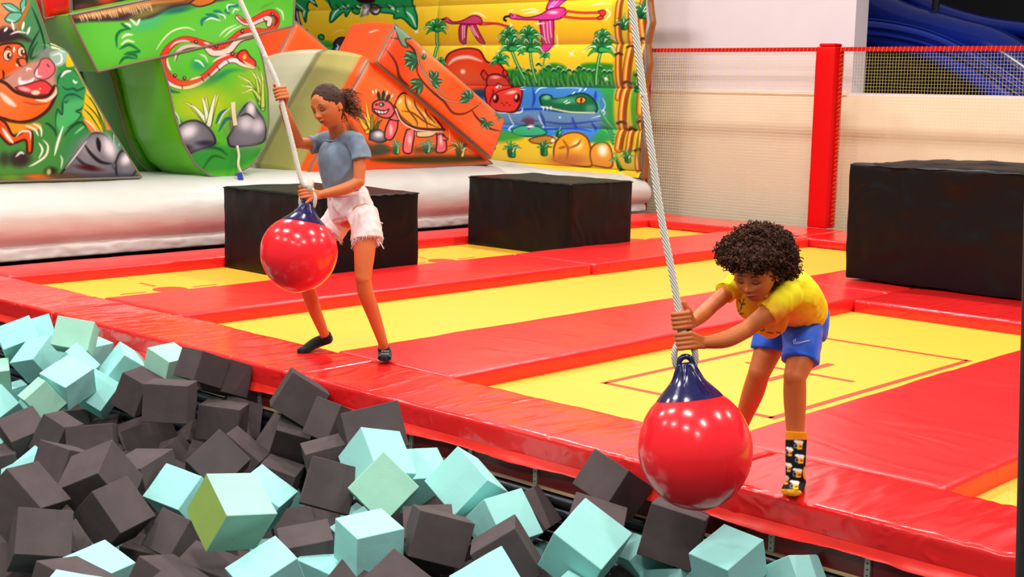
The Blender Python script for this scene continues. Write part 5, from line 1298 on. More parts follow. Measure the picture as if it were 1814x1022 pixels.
# ------------------------------------------------------------------ white base
M_white = mat('white_inflatable_vinyl', rgb(202, 199, 193), 0.36, 0.45, bump=('noise', (3.2, 1.6, 5), 0.35, 0.04))
prof = [(-18.0, .60), (-15, .60), (-13, .60), (-12, .61), (-11, .62), (-10.75, .625), (-10.6, .625), (-10.45, .60), (-10.32, .54), (-10.24, .46), (-10.20, .37), (-10.20, .28), (-10.23, .20), (-10.27, .15), (-10.29, .125), (-10.27, .10), (-10.265, .05), (-10.27, .012), (-10.33, .01)]
prof = np.array([[a, c] for a, c in cr([(p[0], p[1]) for p in prof], 3)])
ys = np.linspace(3.6, 13.36, 420); V = []
for y in ys:
    tt = (y - 3.6) / 9.76
    for i, (x, z) in enumerate(prof):
        dx = 0; dz = 0
        if x > -10.9:
            w_ = noise.noise(Vector((y * 1.1, z * 2, 3))) * .018 + noise.noise(Vector((y * 6, z * 7, 9))) * .006 * (1.6 if z < .16 else 1)
            dx = w_; dz = w_ * .4 if z > .3 else 0
            if z < .14: dx += .012 * noise.noise(Vector((y * 11, z * 20, 1)))
        elif z > .5:
            dz = .012 * noise.noise(Vector((x * 2, y * 2, 1)))
        if y > 10.6: dz -= (z / .62) * 0.17 * min(1, (y - 10.6) / 2.2) ** 1.3 * (1 if x > -11.6 else max(0, 1 - (-11.6 - x) / 2.5))
        V.append((x + dx, y, max(0.008, z + dz)))
adopt(mesh_np('white_base', V, grid_faces(len(ys), len(prof)), M_white, None, True), inf)
e = MB(); n = len(prof)
adopt(mesh_np('base_end', V[-n:] + [(-14, 13.36, 0.01)], [tuple(range(n)) + (n,)], M_white, None, False), inf)
# strap hanging on the green leg
q = [onx(413, 181, X0 + .07), onx(414, 200, X0 + .07), onx(417, 222, X0 + .06)]
b = MB(); V, Fc = tube_np(q, [(0.022, 0.004)] * 3, 8, True, up=(1, 0, 0)); b.add(V, Fc); st = b.build('fastening_strap', mat('cream_strap', rgb(226, 216, 186), .7)); adopt(st, inf)
q = cr([onx(420, 258, X0 + .04), onx(423, 275, X0 + .05), onx(422, 292, X0 + .06), onx(427, 306, X0 + .07), onx(430, 312, X0 + .07)], 5)
b = MB(); b.tube(q, 0.012, 8); o = b.build('strap_tail', mat('cream_strap'), smooth=True); adopt(o, inf)
q = [onx(424, 306, X0 + .09), onx(427, 320, X0 + .10)]
b = MB(); V, Fc = tube_np(q, [(0.03, 0.008)] * 2, 8, True, up=(1, 0, 0)); b.add(V, Fc); adopt(b.build('blue_strap_end', mat('blue_webbing', rgb(28, 60, 160), .6)), inf)

# ================================================================== ROPE BALLS
M_buoy = mat('red_buoy_vinyl', (1.0, 0.018, 0.028, 1), 0.2, 0.45, coat=0.15, sss=0.0)
M_navy = mat('navy_buoy_top', (0.012, 0.010, 0.075, 1), 0.15, 0.6, coat=0.4)
M_rope = mat('white_braided_rope', rgb(232, 224, 210), 0.8, 0.15, bump=('waved', (50, 50, 50), 0.75, 0.005))
PROF = [(-1.04, 0.0), (-1.02, .14), (-.97, .30), (-.90, .46), (-.78, .63), (-.60, .79), (-.35, .93), (-.1, .99), (.1, 1.0), (.3, .97), (.5, .91), (.68, .82), (.83, .705), (.95, .575)]
PTOP = [(.945, .582), (1.02, .52), (1.12, .425), (1.22, .33), (1.32, .25), (1.42, .185), (1.5, .14), (1.56, .09), (1.58, 0)]
def lathe(P, c, ax, r, n=72):
    ax = np.array(ax, float); ax /= np.linalg.norm(ax)
    u = np.cross(ax, [0.3, 1, 0.1]); u /= np.linalg.norm(u); w = np.cross(ax, u)
    V = []; k = len(P)
    for z, q in P:
        for j in range(n):
            a = 2 * math.pi * j / n
            V.append(c + ax * z * r + (u * math.cos(a) + w * math.sin(a)) * max(q, 1e-4) * r)
    Fc = [(i * n + j, i * n + (j + 1) % n, (i + 1) * n + (j + 1) % n, (i + 1) * n + j) for i in range(k - 1) for j in range(n)]
    return V, Fc
def rope_ball(c, ax, r, rope_px, depth, label, rlabel, eye_side, sq=1.0):
    ax = np.array(ax, float); ax /= np.linalg.norm(ax)
    t = empty('swing_ball', tuple(c), label, 'swing ball', 'red swing balls on ropes')
    zz = lambda z: z if z < .2 else .2 + (z - .2) * sq
    P = [(zz(a_), b_) for a_, b_ in cr(PROF, 4)]; V, Fc = lathe(P, c, ax, r); adopt(mesh_np('ball', V, Fc, M_buoy), t)
    P = [(zz(a_), b_) for a_, b_ in cr(PTOP, 4)]; V, Fc = lathe(P, c, ax, r * 1.004)
    adopt(mesh_np('navy_cap', V, Fc, M_navy), t)
    # moulded ribs running up to the eye
    side = eye_side / np.linalg.norm(eye_side); side = side - ax * (side @ ax); side /= np.linalg.norm(side); fr = np.cross(ax, side)
    b = MB()
    for k in range(6):
        a = 2 * math.pi * k / 6 + .2; d = side * math.cos(a) + fr * math.sin(a)
        pts = [c + ax * r * zz(z) + d * r * q for z, q in ((1.16, .365), (1.24, .29), (1.33, .225), (1.43, .165), (1.54, .09))]
        b.tube(cr(pts, 4), list(np.linspace(.004, .014, 17) * r / .2), 8)
    adopt(b.build('rib', M_navy, smooth=True), t)
    b = MB(); ctr = c + ax * r * zz(1.56)                       # the eye the rope goes through
    pts = [ctr + side * .023 * math.cos(a) + ax * .024 * math.sin(a) for a in np.linspace(0, 2 * math.pi, 25)]
    b.tube(pts, .0105, 10, False); adopt(b.build('eye', M_navy, smooth=True), t)
    # rope with its loop through the eye
    rp = empty('rope', tuple(ctr), rlabel, 'rope', 'white climbing ropes')
    knot = ctr + ax * .098
    loopp = cr([knot - side * .004, knot - ax * .03 + side * .022, ctr + ax * .035 + side * .036, ctr - ax * .01 + side * .030 + fr * .012, ctr - ax * .024 + fr * .026, ctr - ax * .01 - side * .030 + fr * .012, ctr + ax * .035 - side * .036, knot - ax * .03 - side * .022, knot + side * .004], 6)
    V, Fc = tube_np(loopp, .0115, 12); adopt(mesh_np('loop', V, Fc, M_rope), rp)
    V, Fc = tube_np([knot - ax * .035, knot - ax * .01, knot + ax * .03], [.016, .019, .0165], 14); adopt(mesh_np('whipping', V, Fc, mat('clear_tape', rgb(206, 198, 180), .3)), rp)
    pts = [knot] + [far(x, y, depth) for x, y in rope_px]
    d = pts[-1] - pts[-2]; d /= np.linalg.norm(d); pts.append(pts[-1] + d * 3.0)
    Q = cr(pts, 14); V, Fc = tube_np(Q, .0128, 14); 
    adopt(mesh_np('line', V, Fc, M_rope), rp)
    return rp, pts
cL = far(529.5, 448, 6.93)
ropeL, ptsL = rope_ball(cL, -AX_D * 1.0 + AX_R * 0.16 + AX_F * 0.04, 0.1965, [(535, 322), (517, 250), (499, 180), (490, 145), (470, 100), (425, 0)], 6.93,
          'red ball with navy top on a rope, held by the girl', 'white rope gripped by the girl, bent at her raised hand', AX_R, .80)
cR = far(1232, 800, 4.70)
ropeR, ptsR = rope_ball(cR, -AX_D * 1.0 - AX_R * 0.11, 0.1975, [(1209, 605), (1203, 553), (1188, 470), (1169, 370), (1142, 180), (1118, 0)], 4.70,
          'red ball with navy top hanging at the pit edge in front of the boy', 'white rope gripped by the boy with both hands', AX_R)

# ================================================================== CHILDREN
def ell(c, r, Rm=None, n=20):
    V = []; Fc = []
    for i in range(n + 1):
        th = math.pi * i / n
        for j in range(2 * n):
            ph = math.pi * j / n
            V.append((r[0] * math.sin(th) * math.cos(ph), r[1] * math.sin(th) * math.sin(ph), r[2] * math.cos(th)))
    V = np.array(V)
    if Rm is not None: V = V @ np.asarray(Rm).T
    V = V + np.asarray(c)
    m_ = 2 * n
    Fc = [(i * m_ + j, i * m_ + (j + 1) % m_, (i + 1) * m_ + (j + 1) % m_, (i + 1) * m_ + j) for i in range(n) for j in range(m_)]
    return V, Fc
class Body:
    def __init__(s): s.b = MB()
    def ell(s, c, r, Rm=None): V, Fc = ell(c, r, Rm); s.b.add(V, Fc); return s
    def limb(s, pts, rad, up=None, sub=8, n=20, ends=True):
        P = np.array(pts, float); R_ = np.array(rad, float)
        if R_.ndim == 1: R_ = np.stack([R_, R_], 1)
        Q = cr(P, sub); RR = cr(R_, sub) if len(P) > 2 else R_
        V, Fc = tube_np(Q, RR, n, True, None, up); s.b.add(V, Fc)
        if ends:
            for i in (0, -1): s.ell(Q[i], (min(RR[i]),) * 3)
        return s
    def fuse(s, name, voxel, smooth_n=4, fac=0.5):
        me = bpy.data.meshes.new(name + '_src'); me.from_pydata([tuple(map(float, v)) for v in s.b.V], [], s.b.F)
        o = bpy.data.objects.new(name, me); COL.objects.link(o)
        m1 = o.modifiers.new('r', 'REMESH'); m1.mode = 'VOXEL'; m1.voxel_size = voxel
        m2 = o.modifiers.new('s', 'SMOOTH'); m2.factor = fac; m2.iterations = smooth_n
        dg = bpy.context.evaluated_depsgraph_get()
        res = bpy.data.meshes.new_from_object(o.evaluated_get(dg))
        bpy.data.objects.remove(o); bpy.data.meshes.remove(me)
        res.name = name
        return res
def finish(me, name, material, root, col=None, disp=None):
    n = len(me.vertices); V = np.empty(n * 3); me.vertices.foreach_get('co', V); V = V.reshape(-1, 3)
    if disp is not None:
        N_ = np.empty(n * 3); me.vertices.foreach_get('normal', N_); N_ = N_.reshape(-1, 3)
        d = disp(V, N_); V = V + N_ * d[:, None]; me.vertices.foreach_set('co', V.ravel())
    if col is not None:
        ca = me.color_attributes.new('paint', 'FLOAT_COLOR', 'POINT'); buf = np.ones((n, 4)); buf[:, :3] = col(V); ca.data.foreach_set('color', buf.ravel())
    me.materials.clear(); me.materials.append(material)
    o = bpy.data.objects.new(name, me); COL.objects.link(o)
    me.polygons.foreach_set('use_smooth', [True] * len(me.polygons)); me.update()
    return adopt(o, root)
def nrm(v): v = np.asarray(v, float); return v / np.linalg.norm(v)
def frame(face, up):
    """columns: subject's left-to-right axis x, y = face direction, z = up"""
    y = nrm(face); z = nrm(np.asarray(up) - y * (np.asarray(up) @ y)); x = np.cross(y, z)
    return np.stack([x, y, z], 1)

def head_geo(H, wide=1.0):
    """face looks along +y; chin to crown = H"""
    nt, npn = 120, 150; V = []
    g = lambda x, z, cx, cz, sx, sz: math.exp(-((x - cx) / sx) ** 2 - ((z - cz) / sz) ** 2)
    for i in range(nt + 1):
        th = math.pi * i / nt
        for j in range(npn):
            ph = 2 * math.pi * j / npn
            sx, sy, sz = math.sin(th) * math.cos(ph), math.sin(th) * math.sin(ph), math.cos(th)
            x = .355 * sx * wide; y = .415 * sy; z = .5 * sz
            if sz < 0:
                t = -sz
                x *= 1 - .34 * t ** 1.6
                if y < 0: y *= 1 - .55 * t ** 1.2; z *= 1 - .12 * min(1, -sy * 1.5) * 0
                else: y *= 1 - .10 * t
            else:
                y *= 1.02; x *= 1 + .03 * math.sin(math.pi * sz)
            if y > 0:
                y = min(y, .355 + .35 * (y - .355)) if y > .355 else y
                f = min(1, y / .15)
                nose = .085 * g(x, z, 0, -.145, .042, .055) + .045 * g(x, z, 0, -.06, .036, .09) + .03 * (g(x, z, .055, -.165, .032, .03) + g(x, z, -.055, -.165, .032, .03))
                eyes = -.052 * (g(x, z, .15, -.01, .085, .06) + g(x, z, -.15, -.01, .085, .06)) + .034 * (g(x, z, .145, -.018, .055, .034) + g(x, z, -.145, -.018, .055, .034))
                brow = .018 * (g(x, z, .14, .075, .10, .035) + g(x, z, -.14, .075, .10, .035))
                lips = .045 * g(x, z, 0, -.262, .085, .022) + .048 * g(x, z, 0, -.312, .07, .024) - .022 * g(x, z, 0, -.287, .10, .010) + .03 * g(x, z, 0, -.28, .13, .07)
                chin = .04 * g(x, z, 0, -.43, .10, .06) - .018 * g(x, z, 0, -.36, .10, .025)
                chk = .02 * (g(x, z, .19, -.15, .09, .09) + g(x, z, -.19, -.15, .09, .09))
                y += f * (nose + eyes + brow + lips + chin + chk)
            V.append((x, y, z))
    m_ = npn
    Fc = [(i * m_ + j, i * m_ + (j + 1) % m_, (i + 1) * m_ + (j + 1) % m_, (i + 1) * m_ + j) for i in range(nt) for j in range(m_)]
    V = np.array(V) * H
    parts = [(V, Fc)]
    for s_ in (-1, 1):                                       # ears
        E = frame((s_ * .5, -.2, 0), (0, -.15, 1))
        c = np.array([s_ * .345 * wide, -.045, -.06]) * H
        V1, F1 = ell(c, (.050 * H, .018 * H, .085 * H), frame((s_ * 1, .55, 0), (0, -.2, 1)), 12); parts.append((V1, F1))
        ring = [c + H * (np.array([s_ * .022, -.012, 0]) + np.array([0, .048 * math.cos(a), .088 * math.sin(a)])) for a in np.linspace(-.9, 4.4, 18)]
        V1, F1 = tube_np(ring, .014 * H, 8); parts.append((V1, F1))
    return parts
SKINS = {}
def skin_mat(name):
    return mat(name, rough=0.48, spec=0.35, attr='paint', sss=0.06, bump=('noise', (60, 60, 60), 0.08, 0.002))
def paint_body(V, skin, heads, extra=None):
    C = np.tile(np.array(skin, float), (len(V), 1))
    for (c, Rm, H, kind) in heads:
        L = (V - c) @ Rm / H
        m_ = np.nonzero((L[:, 1] > .12) & (np.abs(L[:, 0]) < .42) & (np.abs(L[:, 2]) < .62))[0]
        A = Art(np.stack([L[m_, 0], -L[m_, 2]], 1) * 100, skin)
        dk = (52, 26, 16)
        for s_ in (-1, 1):
            A.blob((s_ * 15, 2), (8, 5), tuple(np.array(skin) * .80), .7)
            A.stroke([(s_ * 6.5, -8), (s_ * 13, -11.2), (s_ * 22, -8.5)], 1.3, dk, 1.0, True, True, .85)
            if kind:
                A.stroke([(s_ * 8.5, 2.5), (s_ * 14, 4.6), (s_ * 20.5, 2.0)], 0.95, (34, 16, 12), .6, False)
                A.stroke([(s_ * 9, -1.5), (s_ * 14.5, -3.2), (s_ * 20, -1)], .4, (96, 50, 36), .6)
            else:
                A.fill([(s_ * 8.3, 1.8), (s_ * 14, -.4), (s_ * 20.5, 1.6), (s_ * 14, 4.0)], (206, 190, 184), .5)
                A.blob((s_ * 14 - .8, 2.2), (2.8, 2.5), (28, 14, 12))
                A.stroke([(s_ * 8, 1.6), (s_ * 14, -1.0), (s_ * 21, 1.6)], 1.0, (30, 15, 12), .6, False)
            A.blob((s_ * 3.2, 19.6), (1.9, 1.1), (70, 30, 22), .5)
            A.blob((s_ * 20, 14), (8, 7), (200, 100, 80), .9, 0, .18)
        A.fill([(-9.5, 28.8), (-4.5, 25.4), (0, 26.4), (4.5, 25.4), (9.5, 28.8), (0, 28.9)], (150, 76, 70), .6)
        A.fill([(-9.5, 28.9), (0, 29.2), (9.5, 28.9), (5, 33.2), (0, 34), (-5, 33.2)], (172, 92, 84), .6)
        A.stroke([(-10.5, 28.7), (0, 29.0), (10.5, 28.7)], .55, (64, 24, 22), .5)
        C[m_] = A.c
    if extra: extra(V, C)
    return s2l(np.clip(C, 0, 255))

def grip(B, c, a, u, wrist, fr=.0076, gap=.0160, rr=.0135, vside=1, thumb_up=True, stretch=None, spread=0):
    """hand closed round a rope: axis a, palm on the u side; fingers pass on the v side"""
    a = nrm(a); u = nrm(u - a * (u @ a)); v = np.cross(a, u) * vside
    R_ = rr + fr
    tips = []
    lens = (250, 268, 262, 235)
    for k in range(4):
        off = (1.5 - k) * gap
        base = c + a * off
        mcp = base + u * .027 + v * .017
        pts = [mcp]
        if stretch is not None and k == stretch:
            pts += [mcp - u * .018 + v * .006 - a * .010, mcp - u * .040 - a * .026 + v * .004, mcp - u * .058 - a * .036]
            B.limb(pts, [fr * 1.12, fr * 1.05, fr * .95, fr * .8], n=12)
        else:
            for ang in np.linspace(58, lens[k], 7):
                t = math.radians(ang); pts.append(base + (u * math.cos(t) + v * math.sin(t)) * R_ * (1.0 + .12 * max(0, math.cos(2 * (t - .8)))))
            B.limb(pts, [fr * 1.15, fr * 1.1, fr * 1.0, fr * 1.08, fr * .98, fr * .98, fr * .9, fr * .82], n=12)
        B.limb([wrist + a * off * .35, (wrist + mcp) / 2 + a * off * .1 + v * .004, mcp], [.014, .0125, .0105], n=12)   # metacarpal
    # palm pad, thumb and heel of the hand
    B.limb([wrist, c + u * .030 - v * .004, c + u * .024 - v * .004], [(.018, .016), (.022, .026), (.014, .020)], up=a, n=14)
    s_ = 1 if thumb_up else -1
    th = [wrist * .7 + (c + u * .03 - v * .012) * .3, c + u * .036 - v * .016 + a * s_ * .022, c + u * .016 - v * .026 + a * s_ * .036, c - u * .004 - v * .020 + a * s_ * .046, c - u * .014 - v * .004 + a * s_ * .050]
    if thumb_up == 'up': th = [th[0], c + u * .040 + v * .002 + a * .022, c + u * .026 + v * .010 + a * .044, c + u * .020 + v * .010 + a * .060]
    B.limb(th, [.014, .0125, .0105, .0092, .0082][:len(th)], n=12)

# ------------------------------------------------------------------ girl
girl = empty('person', tuple(onz(640, 640)), 'girl in grey blue T-shirt and frayed white shorts stepping along the red pads', 'person')
SK_G = (208, 114, 64)
gF = nrm(-AX_F * .72 - AX_R * .69); gF[2] = 0; gF = nrm(gF)                 # where her chest points
gUp = np.array([0, 0, 1.0])
gl = lambda x, y, d: far(x, y, d)
B = Body()
Hg = .218
hc = gl(581, 189, 6.98)
hR = frame(nrm(-AX_F * .76 - AX_R * .60 + AX_D * .34), nrm(-AX_D * 1.0 - AX_R * .10))
for V_, F_ in head_geo(Hg, .97): B.b.add(V_ @ hR.T + hc, F_)
neck = gl(602, 246, 7.13)
B.limb([hc - hR[:, 2] * .02 - hR[:, 1] * .015, gl(594, 222, 7.06), neck], [.040, .040, .052])
sR, sL = gl(568, 252, 7.22), gl(632, 251, 7.02)
B.limb([sR, gl(600, 252, 7.13), sL], [.030, .040, .030])
# torso
tor = [gl(600, 252, 7.13), gl(600, 268, 7.13), gl(602, 295, 7.14), gl(607, 325, 7.16), gl(618, 352, 7.19), gl(624, 378, 7.20)]
B.limb(tor, [(.072, .046), (.112, .075), (.108, .078), (.094, .070), (.110, .080), (.108, .084)], up=gF, n=28)
hL, hRt = gl(641, 380, 7.12), gl(606, 382, 7.28)
kL, aL = gl(643, 492, 7.06), gl(678, 606, 7.24)
B.limb([hL, gl(646, 430, 7.07), kL], [.066, .059, .043], n=24)
B.limb([kL, gl(648, 520, 7.10), gl(661, 555, 7.17), aL], [.041, .042, .037, .026], n=24)
B.ell(kL + gF * .012 - AX_D * .004, (.034, .034, .040))
kR, aR = gl(532, 468, 7.22), gl(574, 590, 7.44)
B.limb([hRt, gl(572, 425, 7.26), kR], [.066, .058, .043], n=24)
B.limb([kR, gl(543, 505, 7.28), gl(556, 545, 7.36), aR], [.041, .042, .036, .026], n=24)
# feet
fL = [gl(681, 618, 7.30), gl(682, 628, 7.26), gl(681, 635, 7.16)]
B.limb([aL, gl(680, 620, 7.27)], [.026, .028]); B.limb(fL, [(.028, .028), (.034, .022), (.032, .013)], up=(0, 0, 1))
B.limb([aR, gl(578, 600, 7.47)], [.027, .026]); fR = [gl(580, 600, 7.48), gl(560, 607, 7.47), gl(542, 618, 7.44), gl(531, 622, 7.42)]
B.limb(fR, [(.026, .026), (.030, .026), (.034, .018), (.030, .013)], up=(0, 0, 1))
# arms
eL, wL = gl(636, 322, 6.99), gl(567, 345, 6.96)
B.limb([sL, gl(637, 285, 7.0), eL], [.036, .033, .0285]); B.limb([eL, gl(612, 334, 6.98), wL], [.030, .031, .0205])
eR, wR = gl(529, 253, 7.12), gl(501, 188, 6.98)
B.limb([sR, gl(552, 255, 7.18), eR], [.035, .032, .029]); B.limb([eR, gl(514, 222, 7.05), wR], [.030, .030, .0205])
up_hand = gl(495.5, 166, 6.93); low_hand = gl(539, 347, 6.95)
aG = nrm(gl(490, 145, 6.93) - gl(499, 180, 6.93))
grip(B, up_hand, aG, nrm(AX_R * .75 + AX_F * .55), wR, .0082, .0172, .0135, -1, True)
aG2 = nrm(gl(535, 322, 6.93) - gl(541, 352, 6.93))
grip(B, low_hand, aG2, nrm(AX_R * 1.0 + AX_F * .15), wL, .0082, .0172, .0135, -1, True, stretch=3)
me = B.fuse('body', .0029, 3)
finish(me, 'body', skin_mat('skin'), girl, lambda V: paint_body(V, SK_G, [(hc, hR, Hg, 'girl')]))

def folds(amp, sc, seed, extra=None):
    def f(V, N_):
        d = np.zeros(len(V))
        for i, v in enumerate(V):
            p = Vector((v[0] * sc + seed, v[1] * sc, v[2] * sc * .55))
            n1 = noise.noise(p * 1.0 + Vector((noise.noise(p * .7) * 1.5, 0, 0)))
            d[i] = amp * (0.5 - abs(n1) * 2.2) + amp * .4 * noise.noise(p * 3.1)
        return d
    return f
# T-shirt
M_tee = mat('grey_blue_jersey', rgb(118, 132, 150), 0.85, 0.2, sheen=0.2, bump=('noise', (220, 220, 220), 0.15, 0.001), var=(30, .03))
B = Body()
B.limb([gl(601, 254, 7.13), gl(600, 270, 7.13), gl(602, 295, 7.135), gl(606, 322, 7.155), gl(611, 337, 7.17)], [(.094, .064), (.128, .092), (.128, .094), (.120, .092), (.120, .092)], up=gF, n=30, ends=False)
B.limb([sR, gl(585, 249, 7.17), gl(600, 254, 7.13), gl(617, 249, 7.07), sL], [.046, .050, .048, .050, .046])
B.limb([sL - AX_R * .004, gl(638, 268, 7.0), gl(640, 282, 6.995)], [.048, .047, .050], ends=False)
B.limb([sR, gl(560, 255, 7.20), gl(549, 257, 7.175)], [.047, .046, .048], ends=False)
me = B.fuse('t_shirt', .0042, 5)
tee = finish(me, 't_shirt', M_tee, girl, None, folds(.008, 12, 3))
# neckline ribbing
nk = [hc * 0 + gl(600, 243, 7.1) + hR[:, 0] * 0 for _ in range(1)]
cN = gl(597, 244, 7.12); rx = nrm(np.cross(gF, gUp))
ring = [cN + rx * .064 * math.cos(a) + gF * .050 * math.sin(a) - gUp * (.022 * max(0, math.sin(a)) - .006) for a in np.linspace(0, 2 * math.pi, 30)]
V_, F_ = tube_np(ring, .0055, 8, False); adopt(mesh_np('neckband', V_, F_, M_tee), girl)
# shorts with frayed legs
M_short = mat('white_denim', rgb(232, 214, 212), 0.9, 0.15, bump=('noise', (150, 150, 150), 0.25, 0.002), var=(25, .04))
B = Body()
B.limb([gl(612, 337, 7.17), gl(618, 355, 7.185), gl(624, 380, 7.2), gl(626, 392, 7.2)], [(.112, .088), (.128, .102), (.132, .108), (.112, .095)], up=gF, n=30, ends=False)
B.limb([gl(641, 375, 7.12), gl(648, 405, 7.09), gl(650, 424, 7.08)], [.080, .080, .083], ends=False, n=28)
B.limb([gl(607, 378, 7.27), gl(594, 398, 7.26), gl(585, 410, 7.255)], [.080, .078, .080], ends=False, n=28)
me = B.fuse('shorts', .0042, 4)
sh = finish(me, 'shorts', M_short, girl, None, folds(.008, 14, 9))
b = MB(); rf = random.Random(8)
def fray(c, ax, r, n, ln):
    ax = nrm(ax); u = nrm(np.cross(ax, [0, 1, .2])); w = np.cross(ax, u)
    for i in range(n):
        a = rf.uniform(0, 2 * math.pi); p = c + (u * math.cos(a) + w * math.sin(a)) * r * rf.uniform(.95, 1.03)
        L = rf.uniform(.3, 1.0) * ln; q = [p - ax * .006, p + ax * L * .5 + u * rf.uniform(-.006, .006) + w * rf.uniform(-.006, .006), p + np.array([0, 0, -1]) * L + u * rf.uniform(-.012, .012)]
        b.tube(cr(q, 3), .0014, 4, False)
fray(gl(650, 424, 7.08), gl(650, 424, 7.08) - gl(641, 375, 7.12), .080, 110, .035)
fray(gl(585, 410, 7.255), gl(585, 410, 7.255) - gl(607, 378, 7.27), .077, 90, .03)
for (x0, y0, x1, y1) in ((667, 425, 680, 441), (663, 424, 672, 436), (661, 424, 663, 432), (672, 398, 678, 396)):
    p = gl(x0 - 1, y0 - 5, 7.05); q = gl(x1, y1, 7.05); b.tube(cr([p, (p + q) / 2 + AX_R * .003, q], 4), .0032, 5)
fh = adopt(b.build('frayed_hem', M_short, smooth=True), girl); fh['kind'] = 'stuff'
b = MB(); cw = gl(613, 341, 7.17)
wb = [cw + rx * .116 * math.cos(a) + gF * .092 * math.sin(a) for a in np.linspace(0, 2 * math.pi, 40)]
V_, F_ = tube_np(wb, [(.004, .014)] * 40, 8, False, up=(0, 0, 1)); adopt(mesh_np('waistband', V_, F_, M_short), girl)
# black grip socks
M_sock = mat('black_sock', (0.010, 0.010, 0.012, 1), 0.9, 0.1, sheen=.2)
B = Body(); B.limb([gl(679.5, 614, 7.265), gl(680, 621, 7.27)], [.031, .034], ends=False); B.limb(fL, [(.034, .032), (.040, .026), (.037, .016)], up=(0, 0, 1))
s1 = finish(B.fuse('sock', .003, 3), 'sock', M_sock, girl)
b = MB(); 
for i in range(4):
    for j in range(3):
        p = gl(677 + i * 3.4, 622 + j * 5, 7.17 + .02 * (2 - j)); V_, F_ = ell(p, (.0035, .0035, .003), None, 6); b.add(V_, F_)
o = b.build('grip_dots', mat('white_print', rgb(220, 220, 220), .6), smooth=True); o.parent = s1
B = Body(); B.limb([gl(576, 592, 7.45), gl(579, 600, 7.47)], [.031, .033], ends=False); B.limb(fR, [(.032, .031), (.036, .031), (.039, .023), (.034, .016)], up=(0, 0, 1))
finish(B.fuse('sock', .003, 3), 'sock', M_sock, girl)
# hair: swept back, loose curls behind
M_hair_g = mat('brown_hair', rgb(62, 38, 28), 0.6, 0.2, bump=('noise', (25, 160, 160), 0.6, 0.003))
M_curl_g = mat('light_brown_curls', rgb(116, 74, 50), 0.55, 0.3)
B = Body()
hp = lambda x, y, z: hc + hR @ (np.array([x, y, z]) * Hg)
B.ell(hp(0, -.045, .095), (.364 * Hg, .42 * Hg, .455 * Hg), hR)
B.ell(hp(0, -.42, .02), (.22 * Hg, .18 * Hg, .24 * Hg), hR)
me = B.fuse('hair', .004, 3)
hair = finish(me, 'hair', M_hair_g, girl, None, lambda V, N_: np.array([.004 * noise.noise(Vector(v) * 40) + .003 * noise.noise(Vector(v) * 110) for v in V]))
rh = random.Random(21)
for nm, cnt, m_, rad in (('curls', 260, M_curl_g, .0016), ('flyaway_strands', 150, M_hair_g, .0009)):
    b = MB()
    for i in range(cnt):
        z0 = rh.uniform(-.32, .30); a = rh.uniform(-1.4, 1.4)
        p = hp(.30 * math.sin(a), -.36 - .14 * math.cos(a), z0)
        L = rh.uniform(.03, .085) if nm == 'curls' else rh.uniform(.04, .10)
        d = nrm(hR @ np.array([.5 * math.sin(a), -.9, rh.uniform(-.7, .15)])) ; e1 = nrm(np.cross(d, [0, 0, 1])); e2 = np.cross(d, e1); ph = rh.uniform(0, 6)
        pts = [p + d * L * t + (e1 * math.cos(ph + t * 7) + e2 * math.sin(ph + t * 7)) * .007 * t + np.array([0, 0, -.03]) * t * t for t in np.linspace(0, 1, 9)]
        b.tube(pts, rad, 4, False)
    o = b.build(nm, m_, smooth=True); o.parent = hair

# ------------------------------------------------------------------ boy
boy = empty('person', tuple(onz(1400, 868)), 'curly haired boy in yellow T-shirt and blue shorts bending over a swing ball', 'person')
SK_B = (200, 108, 54)
bF = nrm(-AX_F * .45 - AX_R * .60); bF[2] = 0; bF = nrm(bF)
B = Body(); Hb = .196
bc = gl(1338, 486, 4.74)
bR = frame(nrm(-AX_F * .76 - AX_R * .50 + AX_D * .36), nrm(-AX_D * .9 - AX_R * .10 - AX_F * .3))
for V_, F_ in head_geo(Hb, 1.03): B.b.add(V_ @ bR.T + bc, F_)
B.limb([bc - bR[:, 2] * .03 - bR[:, 1] * .02, gl(1362, 500, 4.83), gl(1372, 508, 4.90)], [.038, .040, .050])
sL, sR = gl(1398, 524, 4.80), gl(1312, 500, 5.00)
B.limb([sR, gl(1368, 508, 4.92), sL], [.036, .055, .036])
bUpT = nrm(np.array([0, 0, 1.0]) * .9 - bF * .4)            # back of the bent torso points up
tor = [gl(1366, 508, 4.91), gl(1382, 514, 4.98), gl(1398, 526, 5.07), gl(1410, 542, 5.16), gl(1416, 560, 5.22)]
B.limb(tor, [(.100, .060), (.118, .078), (.108, .078), (.104, .078), (.112, .084)], up=bUpT, n=28)
hL, hRt = gl(1422, 586, 5.14), gl(1380, 580, 5.32)
kL, aL = gl(1408, 668, 5.03), gl(1409, 836, 5.02)
B.limb([hL, gl(1420, 628, 5.07), kL], [.064, .055, .042], n=24)
B.limb([kL, gl(1408, 705, 5.05), gl(1409, 765, 5.06), aL], [.041, .042, .034, .026], n=24)
B.ell(kL + bF * .010, (.034, .034, .040))
kR, aR = gl(1345, 660, 5.28), gl(1300, 782, 5.50)
B.limb([hRt, gl(1362, 618, 5.30), kR], [.064, .055, .043], n=24)
B.limb([kR, gl(1334, 695, 5.34), gl(1319, 735, 5.42), aR], [.042, .043, .034, .026], n=24)
fL = [gl(1412, 852, 5.08), gl(1407, 861, 5.02), gl(1403, 869, 4.93), gl(1401, 872, 4.90)]
B.limb([aL, gl(1411, 850, 5.05)], [.027, .029]); B.limb(fL, [(.028, .028), (.032, .024), (.034, .016), (.028, .011)], up=(0, 0, 1))
fR = [gl(1300, 792, 5.54), gl(1286, 798, 5.50), gl(1270, 806, 5.45)]
